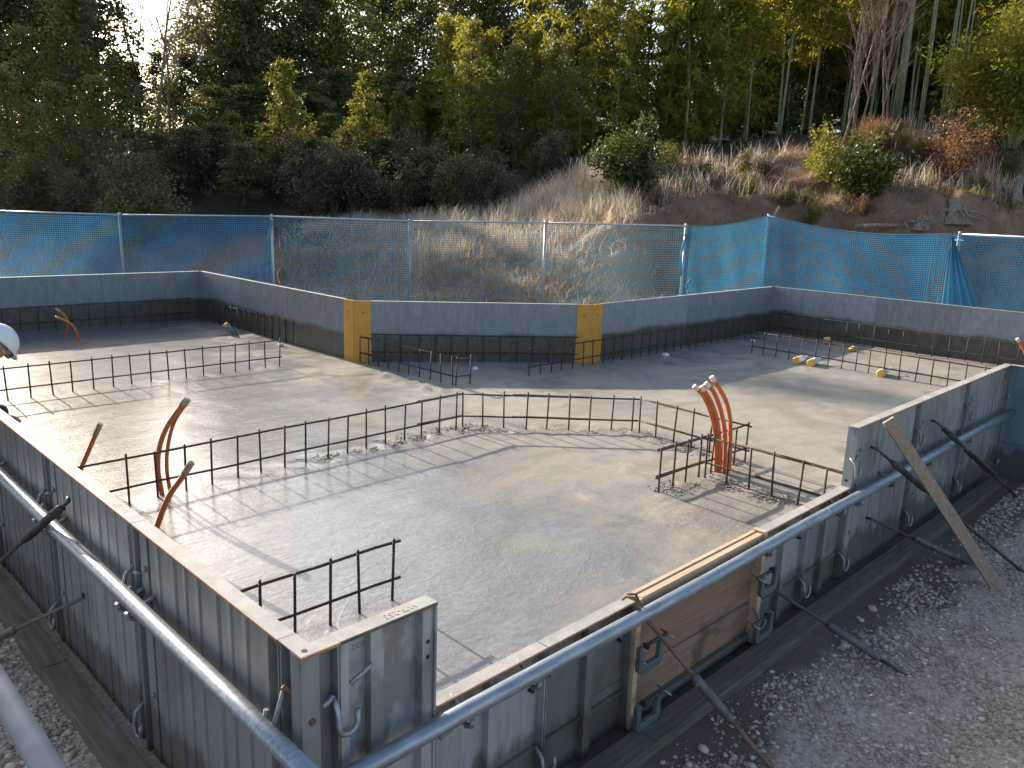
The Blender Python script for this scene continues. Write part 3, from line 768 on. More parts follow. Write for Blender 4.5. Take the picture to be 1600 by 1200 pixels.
# ------------------------------------------------------------------ props and braces
def brace(a, b, label, mat1, mat2, hooked=False, turn=(0.42, 0.66), slot=False):
    A = Vector(a); B = Vector(b); d = B - A; L = d.length; e = d.normalized()
    root = empty("adjustable_brace", a, 0, label, "brace", "adjustable braces propping the forms")
    rod = MB()
    t0, t1 = turn
    if hooked:
        s = e.cross(Vector((0, 0, 1))).normalized()
        hk = MB()
        for k in (-1, 1):
            (rod if k < 0 else hk).tube([Vector((0.0, 0.055, 0.004)) + s * 0.004 * k, Vector((0.0, 0.035, 0.028)) + s * 0.010 * k, Vector((0.012, 0.005, 0.030)) + s * 0.014 * k, e * 0.06 + s * 0.014 * k + Vector((0, 0, 0.004)), e * 0.13 + s * 0.004 * k], 0.006, 7)
        hk.build('hook_arm', mat1, root)
        MB().tube([e * 0.11, d * t0], 0.0085, 8).build('upper_rod', mat1, root)
    else:
        rod.tube([Vector((0, 0.03, 0)), d * 0.01, d * t0], 0.0085, 8)
    rod.build("rod", mat1, root)
    MB().tube([d * t1, d * 1.0 + e * 0.02], 0.0095, 8).build("lower_rod", mat1, root)
    MB().tube([d * t0, d * (t0 + 0.02), d * (t1 - 0.03), d * t1], [0.012, 0.0185, 0.0185, 0.011], 12).build("sleeve", mat2, root)
    s = e.cross(Vector((0, 0, 1))).normalized()
    MB().tube([d * (t0 + 0.03) - s * 0.035, d * (t0 + 0.03) + s * 0.035], 0.006, 6).build("locking_pin", mat1, root)
    return root
brace((1.412, 0.0, 0.575), (1.70, -0.50, -0.02), "rusty hooked brace hanging over the low form beside the plywood", M['brown_steel'], M['brace_grey'], True, (0.42, 0.70))
brace((2.50, 0.012, 0.30), (2.762, -0.616, -0.02), "slim dark brace between the plywood board and the tall panels", M['dark_steel'], M['brace_grey'], False, (0.42, 0.78))
brace((3.70, 0.02, 0.33), (4.36, -0.385, -0.02), "slim dark brace fixed low beside the leaning wooden board", M['dark_steel'], M['brace_grey'], False, (0.40, 0.85))
brace((3.655, 0.03, 0.765), (4.46, -0.64, -0.02), "dark turnbuckle brace crossing behind the leaning wooden board", M['dark_steel'], M['dark_steel'], False, (0.10, 0.33))
r_ = brace((4.625, 0.04, 0.760), (5.95, -0.215, -0.02), "dark turnbuckle brace with an open frame near the outward turning wall", M['dark_steel'], M['dark_steel'], False, (0.08, 0.26))
d_ = Vector((5.95, -0.215, -0.02)) - Vector((4.625, 0.04, 0.760)); s_ = d_.normalized().cross(Vector((0, 0, 1))).normalized()
loop = [d_ * 0.34 + s_ * 0.02, d_ * 0.36 + s_ * 0.028, d_ * 0.62 + s_ * 0.028, d_ * 0.64, d_ * 0.62 - s_ * 0.028, d_ * 0.36 - s_ * 0.028, d_ * 0.34 - s_ * 0.02, d_ * 0.34 + s_ * 0.02]
MB().tube(loop, 0.009, 7).build("turnbuckle_frame", M['brace_grey'], r_)
brace((-0.03, 1.735, 0.835), (-0.40, 2.80, -0.02), "dark turnbuckle brace propping the long ribbed wall above its tube", M['dark_steel'], M['dark_steel'], False, (0.05, 0.30))
brace((0.0, 1.76, 0.39), (-0.46, 2.35, -0.02), "thin brace with a grey sleeve at the foot of the long ribbed wall", M['plank'], M['brace_grey'], False, (0.45, 0.9))
# wooden prop
o = empty("wooden_prop", (3.70, 0.0, 0.93), 0, "sawn wooden board leaning from the tall ribbed panels to the gravel", "board")
A = Vector((0.0, 0.0, 0.0)); B = Vector((4.07, -0.61, -0.02)) - Vector((3.70, 0.0, 0.93))
MB().bar(A, B, 0.068, 0.024, (-0.75, -0.65, 0.1)).build("board", M['grey_wood'], o, bevel=0.002)

# G-clamps on the plywood
def gclamp(loc, label, flip=1, rot=0.0):
    root = empty("g_clamp", loc, AZ, label, "clamp", "clamps holding the plywood")
    root.rotation_euler = (0, rot, AZ)
    f_ = flip
    prof = [(-0.075, 0.085), (-0.05, 0.085), (-0.045, 0.0), (0.055, 0.0), (0.06, 0.075), (0.085, 0.075), (0.085, -0.01), (0.065, -0.032), (-0.05, -0.035), (-0.075, -0.015)]
    if f_ < 0: prof = [(-p[0], p[1]) for p in prof]
    MB().extrude(prof, -0.042, -0.020, 'y').build("frame", M['clamp'], root, bevel=0.003)
    MB().tube([(f_ * 0.115, -0.031, 0.078), (-f_ * 0.02, -0.031, 0.078)], 0.008, 10).tube([(-f_ * 0.02, -0.031, 0.078), (-f_ * 0.026, -0.031, 0.078)], 0.016, 10).build("screw", M['dark_steel'], root)
    MB().tube([(f_ * 0.112, -0.07, 0.072), (f_ * 0.112, 0.0, 0.086)], 0.0045, 7).build("handle", M['chrome'], root)
    return root
gclamp((1.475, -0.012, 0.33), "grey G-clamp biting the plywood's edge below the hooked brace")
gclamp((2.42, 0.0, 0.335), "grey G-clamp biting the plywood's edge by the tall panels", -1)
gclamp((1.485, -0.012, 0.075), "low grey G-clamp near the ground at the plywood's hooked-brace edge")
gclamp((2.42, 0.0, 0.10), "low bluish G-clamp near the ground at the plywood's edge towards the tall panels", -1)

# ------------------------------------------------------------------ reinforcing bars
UPM = {}
def upright_mesh(h, r):
    k = (round(h, 3), r)
    if k not in UPM: UPM[k] = MB().tube([(0, 0, 0), (0, 0, h)], r, 7).mesh("upright_bar")
    return UPM[k]
def rebar_run(a, b, label, pitch=0.172, z_hi=0.50, z_lo=0.315, ztop=0.525, r=0.0068, laps=(), ends=(0.0, 0.0), first=0.05, hr=0.0074, jitter=0.006, double=None):
    A = Vector((*a, 0)); B = Vector((*b, 0)); d = B - A; L = d.length; e = d.normalized(); s = Vector((-e.y, e.x, 0))
    root = empty("rebar_grid", (a[0], a[1], SLAB), 0, label, "rebar", "rebar grids standing in the slab")
    z0 = -SLAB
    for zz in (z_hi, z_lo):
        pts = [e * (-ends[0] + (L + sum(ends)) * i / 8) + s * 0.008 + Vector((0, 0, zz - SLAB + random.uniform(-.003, .003))) for i in range(9)]
        MB().tube(pts, hr, 7).build("horizontal_bar", M['rebar'], root)
        for (u0, u1) in laps:
            q = [e * (L * u0) + s * 0.021 + Vector((0, 0, zz - SLAB + 0.004)), e * (L * u1) + s * 0.021 + Vector((0, 0, zz - SLAB - 0.003))]
            MB().tube(q, hr * 1.05, 7).build("lap_bar", M['rebar'], root)
    x = first
    while x < L + 1e-4:
        h = ztop - SLAB + random.uniform(-.012, .01)
        o = link_mesh("upright_bar", upright_mesh(0.42, r), M['rebar'], root)
        o.location = e * (x + random.uniform(-jitter, jitter)) - s * 0.006 + Vector((0, 0, h - 0.42))
        o.rotation_euler = (random.uniform(-.035, .035), random.uniform(-.035, .035), random.uniform(0, 6))
        x += pitch * random.uniform(0.96, 1.04)
    return root
rebar_run((0.06, 3.165), (3.36, 3.245), "long rebar grid running from the ribbed wall past the twin bent conduits", first=0.62, laps=((0.86, 1.0),))
rebar_run((3.36, 3.245), (4.42, 2.245), "diagonal rebar grid with doubled bars in the middle of the slab", first=0.0, laps=((0.28, 0.72),), pitch=0.178)
rebar_run((4.42, 2.245), (4.385, 1.235), "rebar grid leading from the diagonal to the conduit bundle", first=0.02, laps=((0.0, 0.45),), ends=(0.0, 0.03))
rebar_run((3.36, 1.27), (4.42, 1.255), "short rebar grid crossing behind the four-conduit bundle", first=0.0, laps=((0.0, 0.55),), ends=(0.02, 0.04), pitch=0.15)
rebar_run((3.885, 1.26), (3.87, 0.13), "rebar grid from the conduit bundle to the tall ribbed panels' end", first=0.02, laps=((0.2, 1.0),))
rebar_run((0.06, 1.185), (1.17, 1.185), "short rebar grid standing alone behind the corner panel", first=0.42, pitch=0.168, ends=(0, 0.03))
rebar_run((0.06, 6.29), (3.42, 6.33), "rebar grid between the rear conduits and the twin bent conduits", first=0.55)
rebar_run((4.12, 9.95), (4.30, 4.45), "long rebar grid passing in front of the left yellow corner piece", first=0.05, laps=((0.72, 0.8),), pitch=0.175)
rebar_run((4.30, 4.45), (4.50, 4.42), "stub of rebar at the open end beside the diagonal wall", first=0.0, pitch=0.17, z_hi=0.49)
rebar_run((5.26, 4.36), (10.55, 4.38), "rebar grid passing in front of the right yellow corner piece", first=0.0, laps=((0.3, 0.36),), pitch=0.18)
rebar_run((4.34, 5.98), (6.25, 4.52), "rebar grid set close along the diagonal wall", first=0.15, pitch=0.19, z_hi=0.53, z_lo=0.33)
rebar_run((10.62, 4.35), (10.62, -2.6), "rebar grid set close along the long wall behind the yellow capped pipes", first=0.1, pitch=0.2, z_hi=0.53, z_lo=0.33)
rebar_run((8.72, 3.66), (8.60, 0.0), "rebar grid standing among the taped yellow pipe ends", first=0.0, pitch=0.176, laps=((0.45, 0.75),))
rebar_run((0.2, 10.02), (4.0, 9.98), "rebar grid set close along the rear wall", first=0.2, pitch=0.2, z_hi=0.53, z_lo=0.33)

# ------------------------------------------------------------------ conduits
def bez(pts, n=14):
    pts = [Vector(p) for p in pts]; out = []
    for i in range(len(pts) - 1):
        p0 = pts[max(i - 1, 0)]; p1 = pts[i]; p2 = pts[i + 1]; p3 = pts[min(i + 2, len(pts) - 1)]
        for k in range(n):
            t = k / n
            out.append(0.5 * ((2 * p1) + (p2 - p0) * t + (2 * p0 - 5 * p1 + 4 * p2 - p3) * t * t + (3 * p1 - p0 - 3 * p2 + p3) * t ** 3))
    return out + [pts[-1]]
def conduit_thing(pipes, label, r=0.0165, tape='tape', tl=0.05):
    base = Vector(pipes[0][0])
    root = empty("conduit", (base.x, base.y, SLAB), 0, label, "conduit", "orange conduits rising from the slab")
    for pts in pipes:
        q = [Vector(p) - Vector((base.x, base.y, SLAB)) for p in pts]
        q = [q[0] - Vector((0, 0, 0.06))] + q
        path = bez(q, 26)
        MB().tube(path, [r * (0.97 if i % 2 else 0.86) for i in range(len(path))], 12).build("pipe", M['conduit'], root)
        e = (path[-1] - path[-3]).normalized()
        MB().tube([path[-1] - e * tl, path[-1] - e * tl * 0.5, path[-1] + e * 0.004, path[-1] + e * 0.012], [r * 1.04, r * 1.12, r * 1.08, r * 1.02], 10).build("taped_end", M[tape], root)
    return root
Zs = 0.15
def dn(pts): return [(p[0], p[1], p[2] - Zs) for p in pts]
C1 = [[(4.029, 1.253, 0.37), (4.018, 1.264, 0.594), (3.984, 1.297, 0.78), (3.938, 1.344, 0.916), (3.889, 1.392, 0.985)], [(4.044, 1.235, 0.37), (4.03, 1.245, 0.593), (4.002, 1.273, 0.78), (3.965, 1.315, 0.90), (3.922, 1.358, 0.982)],
      [(4.073, 1.208, 0.37), (4.059, 1.222, 0.641), (4.025, 1.256, 0.826), (3.982, 1.298, 0.954), (3.943, 1.336, 1.008)], [(4.151, 1.219, 0.37), (4.145, 1.226, 0.577), (4.129, 1.241, 0.766), (4.095, 1.275, 0.90), (4.024, 1.344, 1.041)]]
for pts, lb in zip(C1, ("outermost bent orange conduit of the four-pipe bundle", "second orange conduit of the four-pipe bundle, close beside the outermost", "third orange conduit of the four-pipe bundle, with a small clip", "tallest orange conduit of the four-pipe bundle, set slightly apart")):
    conduit_thing([dn(pts)], lb, 0.0175, 'paletape', 0.03)
conduit_thing([dn([(0.886, 3.223, 0.37), (0.876, 3.234, 0.519), (0.888, 3.222, 0.664), (0.93, 3.18, 0.808), (1.010, 3.10, 0.968)])], "thicker of two orange conduits bent together and taped at the tip", 0.0165, 'tape', 0.04)
conduit_thing([dn([(0.93, 3.203, 0.37), (0.921, 3.211, 0.516), (0.93, 3.202, 0.661), (0.965, 3.168, 0.825), (1.030, 3.105, 0.962)])], "thinner of two orange conduits bent together, standing behind", 0.0125, 'tape', 0.04)
conduit_thing([dn([(0.589, 2.585, 0.37), (0.653, 2.523, 0.593), (0.714, 2.462, 0.722), (0.748, 2.429, 0.795)])], "single leaning orange conduit with brown taped end near the ribbed wall's rail", 0.0165, 'tape', 0.075)
conduit_thing([dn([(0.597, 3.854, 0.37), (0.651, 3.801, 0.533), (0.717, 3.736, 0.725)])], "short straight orange conduit with dark taped end before the long rebar grid", 0.0155, 'tape', 0.085)
conduit_thing([dn([(2.165, 8.955, 0.37), (2.131, 8.989, 0.541), (2.064, 9.055, 0.615), (1.984, 9.133, 0.658)])], "low bent orange conduit crossing in front of another by the rear wall", 0.017, 'tape', 0.03)
conduit_thing([dn([(2.171, 9.514, 0.37), (2.204, 9.482, 0.526), (2.176, 9.51, 0.63), (2.111, 9.573, 0.699)])], "taller dull orange conduit behind the crossing one by the rear wall", 0.017, 'tape', 0.05)
conduit_thing([dn([(10.46, 0.90, 0.37), (10.44, 0.95, 0.59), (10.36, 1.05, 0.775)])], "lone orange conduit standing near the long wall of the wing", 0.019, 'paletape', 0.035)

# yellow capped drain stubs
def cap_pipe(base, top, label, r=0.035, taped=False, body='pvc'):
    B = Vector(base); T = Vector(top); e = (T - B).normalized()
    root = empty("capped_pipe", base, 0, label, "pipe", "drain pipes with yellow caps")
    MB().tube([-e * 0.03, (T - B)], r, 16).build("pipe", M[body], root)
    MB().tube([(T - B) - e * 0.03, (T - B) - e * 0.004, (T - B) + e * 0.008, (T - B) + e * 0.012], [r * 1.12, r * 1.12, r * 1.12, r * 0.9], 18).build("cap", M['cap'], root)
    if taped:
        MB().tube([(T - B) - e * 0.075, (T - B) - e * 0.035], r * 1.15, 16).build("wrap", M['wrap'], root)
        pts = [Vector((0.05, -0.02, 0.02)), Vector((0.09, -0.05, 0.035)), Vector((0.12, -0.09, 0.02)), Vector((0.15, -0.10, 0.01))]
        MB().tube(bez(pts, 4), 0.009, 6).build("loose_tie", M['wrap'], root)
    return root
cap_pipe((3.937, 8.512, 0.22), (3.855, 8.595, 0.345), "leaning dark pipe with a yellow cap before the rear steel wall", 0.036)
cap_pipe((10.35, 3.40, 0.22), (10.345, 3.405, 0.305), "upright bluish pipe with a torn yellow cap at the wing's wall", 0.042)
cap_pipe((10.07, 2.90, 0.22), (10.05, 2.92, 0.265), "small low yellow cap on the slab behind the wing's rebar grid", 0.038)
cap_pipe((8.70, 2.95, 0.265), (8.50, 2.93, 0.262), "lying white-wrapped pipe end with yellow cap, the first of a pair", 0.040, True, 'wrap')
cap_pipe((8.72, 2.78, 0.268), (8.50, 2.74, 0.262), "lying white-wrapped pipe end with yellow cap and loose tie beside its twin", 0.043, True, 'wrap')
cap_pipe((8.78, 1.97, 0.262), (8.58, 1.93, 0.262), "lone lying pipe end with yellow cap in the sunlit wing", 0.043, True, 'wrap')
# lumps of dropped concrete by the shaded walls
for i, (x, y, sc) in enumerate(((5.02, 4.95, 0.035), (7.55, 4.2, 0.05), (9.6, 4.15, 0.035), (4.02, 7.45, 0.03))):
    bm = bmesh.new(); bmesh.ops.create_icosphere(bm, subdivisions=2, radius=sc)
    for v in bm.verts: v.co *= 1 + random.uniform(-.25, .25); v.co.z *= 0.6
    me = bpy.data.meshes.new("concrete_lump"); bm.to_mesh(me); bm.free()
    o = link_mesh("concrete_lump", me, M['wrap'], None, (x, y, SLAB + 0.012))
    tag(o, "pale lump of dropped concrete on the shaded slab", "concrete", "lumps of concrete on the slab")

# ------------------------------------------------------------------ worker crouching by the ribbed wall
def worker():
    M['navy'] = simple('navy_jacket', (0.012, 0.016, 0.032), (0.028, 0.034, 0.06), 20, 0.8)
    M['redcloth'] = simple('red_shirt', (0.22, 0.02, 0.02), (0.32, 0.04, 0.035), 20, 0.8)
    M['helmet'] = simple('white_helmet', (0.66, 0.67, 0.66), (0.74, 0.74, 0.73), 5, 0.3, 0, 0.0)
    M['skin'] = simple('skin', (0.38, 0.23, 0.16), (0.44, 0.28, 0.20), 9, 0.55, 0, 0)
    M['trouser'] = simple('dark_trousers', (0.03, 0.032, 0.036), (0.055, 0.057, 0.06), 20, 0.85)
    M['boot'] = simple('black_boot', (0.015, 0.015, 0.015), (0.03, 0.03, 0.03), 20, 0.5)
    root = empty("person", (0.17, 4.50, SLAB), 0, "worker in navy jacket and white helmet crouching beside the ribbed wall", "person")
    # local frame: worker faces +x, slab at z=0
    joints = {'pelvis': (-0.10, 0, 0.36, 0.125), 'belly': (-0.05, 0, 0.47, 0.125), 'chest': (0.03, 0, 0.62, 0.135), 'neck': (0.105, 0, 0.715, 0.06), 'nape': (0.15, 0, 0.745, 0.055), 'head': (0.205, 0, 0.775, 0.085), 'chin': (0.245, 0, 0.725, 0.05)}
    edges = [('pelvis', 'belly'), ('belly', 'chest'), ('chest', 'neck'), ('neck', 'nape'), ('nape', 'head'), ('head', 'chin')]
    for s, k in (('l', 1), ('r', -1)):
        joints.update({s + 'sh': (0.05, 0.17 * k, 0.66, 0.065), s + 'el': (0.0, 0.25 * k, 0.46, 0.048), s + 'wr': (0.11, 0.13 * k, 0.33, 0.032), s + 'palm': (0.165, 0.10 * k, 0.31, 0.034),
                       s + 'hip': (-0.09, 0.11 * k, 0.34, 0.09), s + 'kn': (0.12, 0.19 * k, 0.40, 0.066), s + 'an': (-0.02, 0.15 * k, 0.09, 0.048), s + 'to': (0.14, 0.16 * k, 0.035, 0.04)})
        edges += [('chest', s + 'sh'), (s + 'sh', s + 'el'), (s + 'el', s + 'wr'), (s + 'wr', s + 'palm'), ('pelvis', s + 'hip'), (s + 'hip', s + 'kn'), (s + 'kn', s + 'an'), (s + 'an', s + 'to')]
        for q, (dy, ln) in enumerate(((-0.022, 0.055), (-0.008, 0.07), (0.008, 0.066), (0.022, 0.05))):
            joints[s + 'f%d' % q] = (0.195 + ln * 0.45, 0.10 * k + dy, 0.302, 0.009); joints[s + 'g%d' % q] = (0.205 + ln * 0.7, 0.10 * k + dy, 0.265, 0.008)
            edges += [(s + 'palm', s + 'f%d' % q), (s + 'f%d' % q, s + 'g%d' % q)]
        joints[s + 't'] = (0.18, 0.10 * k - 0.045 * k, 0.29, 0.010); edges.append((s + 'palm', s + 't'))
    names = list(joints); me = bpy.data.meshes.new("body")
    me.from_pydata([joints[n][:3] for n in names], [(names.index(a), names.index(b)) for a, b in edges], [])
    ob = link_mesh("body", me, None, root)
    for m in (M['navy'], M['skin'], M['trouser'], M['boot'], M['redcloth']): me.materials.append(m)
    sk = ob.modifiers.new("skin", 'SKIN'); sk.use_smooth_shade = True
    for i, n in enumerate(names):
        r = joints[n][3]; me.skin_vertices[0].data[i].radius = (r, r); me.skin_vertices[0].data[i].use_root = (n == 'pelvis')
    sub = ob.modifiers.new("sub", 'SUBSURF'); sub.levels = 2; sub.render_levels = 2
    dg = bpy.context.evaluated_depsgraph_get(); dg.update()
    m2 = bpy.data.meshes.new_from_object(ob.evaluated_get(dg)); ob.modifiers.clear(); ob.data = m2
    m2.materials.clear()
    for m in (M['navy'], M['skin'], M['trouser'], M['boot'], M['redcloth']): m2.materials.append(m)
    for p in m2.polygons:
        c = p.center
        mi = 0
        if c.x > 0.125 and 0.24 < c.z < 0.36 and abs(c.y) < 0.15: mi = 1
        elif c.z > 0.69 and c.x > 0.135: mi = 1
        elif c.z < 0.075: mi = 3
        elif c.z < 0.40 and c.x < 0.25: mi = 2
        if 0.685 < c.z < 0.72 and 0.06 < c.x < 0.16: mi = 4
        p.material_index = mi
    # helmet: shell with brim
    bm = bmesh.new(); bmesh.ops.create_uvsphere(bm, u_segments=28, v_segments=16, radius=0.112)
    bmesh.ops.delete(bm, geom=[v for v in bm.verts if v.co.z < -0.035], context='VERTS')
    for v in bm.verts:
        v.co.x *= 1.14; v.co.y *= 0.95; v.co.z *= 1.02
        if v.co.z < -0.02:
            v.co.x *= 1.12; v.co.y *= 1.10
            if v.co.x > 0.05: v.co.x += 0.035; v.co.z -= 0.008
    bmesh.ops.solidify(bm, geom=bm.faces[:], thickness=0.004)
    for f_ in bm.faces: f_.smooth = True
    hm = bpy.data.meshes.new("helmet"); bm.to_mesh(hm); bm.free()
    h = link_mesh("helmet", hm, M['helmet'], root); h.location = (0.215, 0, 0.815); h.rotation_euler = (0, math.radians(48), 0)
    for k in (-1, 1):
        MB().tube([(0.235, 0.082 * k, 0.80), (0.26, 0.07 * k, 0.72), (0.262, 0.0, 0.69)], 0.006, 6).build("chin_strap", M['boot'], root)
        bm = bmesh.new(); bmesh.ops.create_uvsphere(bm, u_segments=10, v_segments=8, radius=0.011)
        em = bpy.data.meshes.new("eye"); bm.to_mesh(em); bm.free(); link_mesh("eye", em, M['helmet'], root, (0.275, 0.03 * k, 0.765))
        MB().tube([(0.19, 0.086 * k, 0.775), (0.195, 0.094 * k, 0.76), (0.20, 0.086 * k, 0.74)], [0.008, 0.014, 0.008], 8).build("ear", M['skin'], root)
    MB().tube([(0.278, 0, 0.765), (0.298, 0, 0.745), (0.282, 0, 0.735)], [0.007, 0.014, 0.008], 8).build("nose", M['skin'], root)
    MB().tube([(0.266, -0.022, 0.712), (0.277, 0, 0.708), (0.266, 0.022, 0.712)], 0.005, 6).build("mouth", M['redcloth'], root)
    root.rotation_euler = (0, 0, math.radians(12))
worker()

# ------------------------------------------------------------------ fence with netting
def net_mesh(fn, L, H, cell=0.036, wv=0.011, wh=0.013, nu=26, nv=14):
    V = []; F = []
    Vl = []; off = 0
    us = np.linspace(0, 1, nu + 1); vs_ = np.linspace(0, 1, nv + 1)
    Fl = []
    for i in range(int(H / cell) + 1):
        v = i * cell / H; dv = wh / H / 2
        a = np.array([fn(u, v - dv) for u in us]); b = np.array([fn(u, v + dv) for u in us])
        Vl += [a, b]; n = len(us); k = np.arange(n - 1)
        Fl.append(np.stack([off + k, off + k + 1, off + n + k + 1, off + n + k], 1)); off += 2 * n
    for i in range(int(L / cell) + 1):
        u = i * cell / L; du = wv / L / 2
        a = np.array([fn(u - du, v) for v in vs_]); b = np.array([fn(u + du, v) for v in vs_])
        Vl += [a, b]; n = len(vs_); k = np.arange(n - 1)
        Fl.append(np.stack([off + k, off + k + 1, off + n + k + 1, off + n + k], 1)); off += 2 * n
    return np_mesh("net", np.concatenate(Vl), np.concatenate(Fl))
def fence_bay(a, b, za, zb, label, mat, sag=0.015, wrinkle=0.02, gap=0.0, post_a=True, post_b=False, rail_=True, hang=0.03, fold_b=0.0, cell=0.036, dense=1.0, seed=0):
    A = Vector((*a, 0)); B = Vector((*b, 0)); d = B - A; L = d.length; e = d / L; s = Vector((-e.y, e.x, 0))
    if s.dot(Vector((0, 0, 0)) - A) < 0: s = -s          # s points to the site
    root = empty("net_fence", (a[0], a[1], 0), 0, label, "fence", "bays of the net fence behind the slab")
    H = (za + zb) / 2 - 0.08
    def fn(u, v):
        zt = za * (1 - u) + zb * u - sag * math.sin(math.pi * min(max(u, 0), 1))
        z = 0.06 + (zt - 0.06) * v
        w = wrinkle * (math.sin(u * 9 + v * 2.3 + seed) * 0.6 + math.sin(u * 23 + v * 5 + seed * 2) * 0.25)
        if fold_b: w += fold_b * math.exp(-((1 - u) / 0.10) ** 2) * math.sin((1 - u) * 110) * (1 - 0.5 * v)
        x = u * L
        if gap: x = x + gap * math.sin(math.pi * min(max(1 - v, 0), 1)) * (1 - u) ** 3
        p = e * x + s * (hang + w * math.sin(math.pi * min(max(u, 0), 1)) ** 0.3 * (0.4 + 0.6 * (1 - v)) if 0 < u < 1 else hang)
        return (p.x, p.y, z)
    nm = net_mesh(fn, L, H, cell, 0.011 * dense, 0.013 * dense)
    o = link_mesh("net", nm, mat, root); o["kind"] = "stuff"
    if rail_:
        MB().tube([(0, 0, za - 0.01), tuple(d + Vector((0, 0, zb - 0.01)))], 0.017, 10).build("top_rail", M['post'], root)
        MB().tube([(0, 0, 0.12), tuple(d + Vector((0, 0, 0.12)))], 0.015, 10).build("bottom_rail", M['post'], root)
    else:
        MB().tube([fn(i / 16, 1.0) for i in range(17)], 0.009, 6).build("edge_rope", M['net_deep'], root)
    if post_a: MB().tube([(0, 0, -0.2), (0, 0, za + 0.03)], 0.024, 12).build("post", M['post'], root)
    if post_b: MB().tube([tuple(d + Vector((0, 0, -0.2))), tuple(d + Vector((0, 0, zb + 0.03)))], 0.024, 12).build("post", M['post'], root)
    return root
FP = [(-1.9, 18.9, 1.59), (0.35, 17.05, 1.59), (2.36, 15.36, 1.60), (4.37, 13.68, 1.60), (6.38, 11.99, 1.66), (8.26, 10.42, 1.655), (10.15, 8.83, 1.70), (12.16, 7.15, 1.73)]
FL = ["blue net bay at the far end, before the darkest trees", "blue net bay in shade before the dark trees, next to the end bay", "dull blue net bay before brown undergrowth", "blue net bay ending at the slit by the tied post", "blue-green net bay with a slit at its tied post", "pale net bay before the straw-coloured grass mound", "pale net bay at the mound's crest and shrub", ]
for i in range(7):
    a, b = FP[i], FP[i + 1]
    fence_bay(a[:2], b[:2], a[2], b[2], FL[i], M['net'] if i < 4 else M['net_pale'], gap=0.26 if i == 4 else 0.0, post_b=(i == 6), seed=i * 1.7, cell=0.036 if i < 4 else 0.042, dense=0.85 if i < 4 else (0.75 if i == 4 else 0.45))
fence_bay((12.16, 7.15), (12.85, 5.88), 1.72, 1.96, "short bright blue net bay rising to the tall post", M['net_deep'], sag=0.07, wrinkle=0.07, post_a=False, rail_=False, hang=0.05, seed=3, cell=0.034, dense=1.0, fold_b=0.0)
fence_bay((12.85, 5.88), (13.2, 2.77), 1.96, 1.80, "long sagging bright blue net bay from the tall post to the gathered net", M['net_deep'], sag=0.14, wrinkle=0.08, post_a=True, rail_=False, hang=0.05, fold_b=0.06, seed=5, cell=0.034, dense=1.0)
fence_bay((13.2, 2.77), (13.35, 0.3), 1.80, 1.80, "blue net bay beyond the gathered net", M['net_deep'], seed=8, post_b=True, cell=0.036, dense=0.9)
fence_bay((13.35, 0.3), (13.5, -2.2), 1.80, 1.80, "blue net bay at the end of the bank side", M['net'], seed=9, post_a=False, post_b=True)
# bunched net hanging from the post between the bays
def bunch():
    root = empty("gathered_net", (13.1, 2.72, 0), 0, "bright blue net end bunched in folds over the fence post", "net")
    V = []; F = []
    n, m_ = 30, 10
    for j_ in range(m_ + 1):
        v = j_ / m_
        for i in range(n + 1):
            u = i / n; wid = 0.04 + 0.85 * (1 - v) ** 1.1
            y = 0.12 - u * wid
            V.append((-0.05 - 0.05 * math.sin(u * 26) * (1 - v * 0.6), y, 0.1 + 1.66 * v))
    for j_ in range(m_):
        for i in range(n): F.append((j_ * (n + 1) + i, j_ * (n + 1) + i + 1, (j_ + 1) * (n + 1) + i + 1, (j_ + 1) * (n + 1) + i))
    me = np_mesh("folds", np.array(V), np.array(F), True); link_mesh("folds", me, M['net_deep'], root)
    MB().tube([(-0.06, 0.06, 1.70), (-0.06, -0.06, 1.70)], 0.012, 8).build("tie", M['cord'], root)
bunch()
def tied_post(p, label):
    root = empty("tie_cord", (p[0], p[1], 0), 0, label, "cord")
    e = Vector((-TD[0], -TD[1], 0)) * 0.05
    pts = [e + Vector((TS[0] * 0.035 * math.cos(a), TS[1] * 0.035 * math.cos(a), 1.55 + 0.02 * math.sin(3 * a))) for a in [k * math.pi / 4 for k in range(9)]]
    MB().tube(pts, 0.012, 6).build("knot", M['net_deep'], root)
    MB().tube(bez([e + Vector((0, 0, 1.52)), e + Vector((-0.06, 0.03, 1.2)), e + Vector((-0.03, 0.02, 0.8))], 6), [0.03] + [0.022] * 11 + [0.01], 7).build("hanging_net", M['net_deep'], root)
    MB().tube(bez([e + Vector((0.11, -0.09, 0.75)), e + Vector((0.06, -0.05, 0.62)), e + Vector((0.10, -0.085, 0.45))], 6), 0.007, 6).build("rope", M['cord'], root)
tied_post((6.38, 11.99), "blue tie and rope end knotted round the post at the net slit")
tied_post((12.16, 7.15), "blue tie and rope end knotted round the post where bright netting starts")

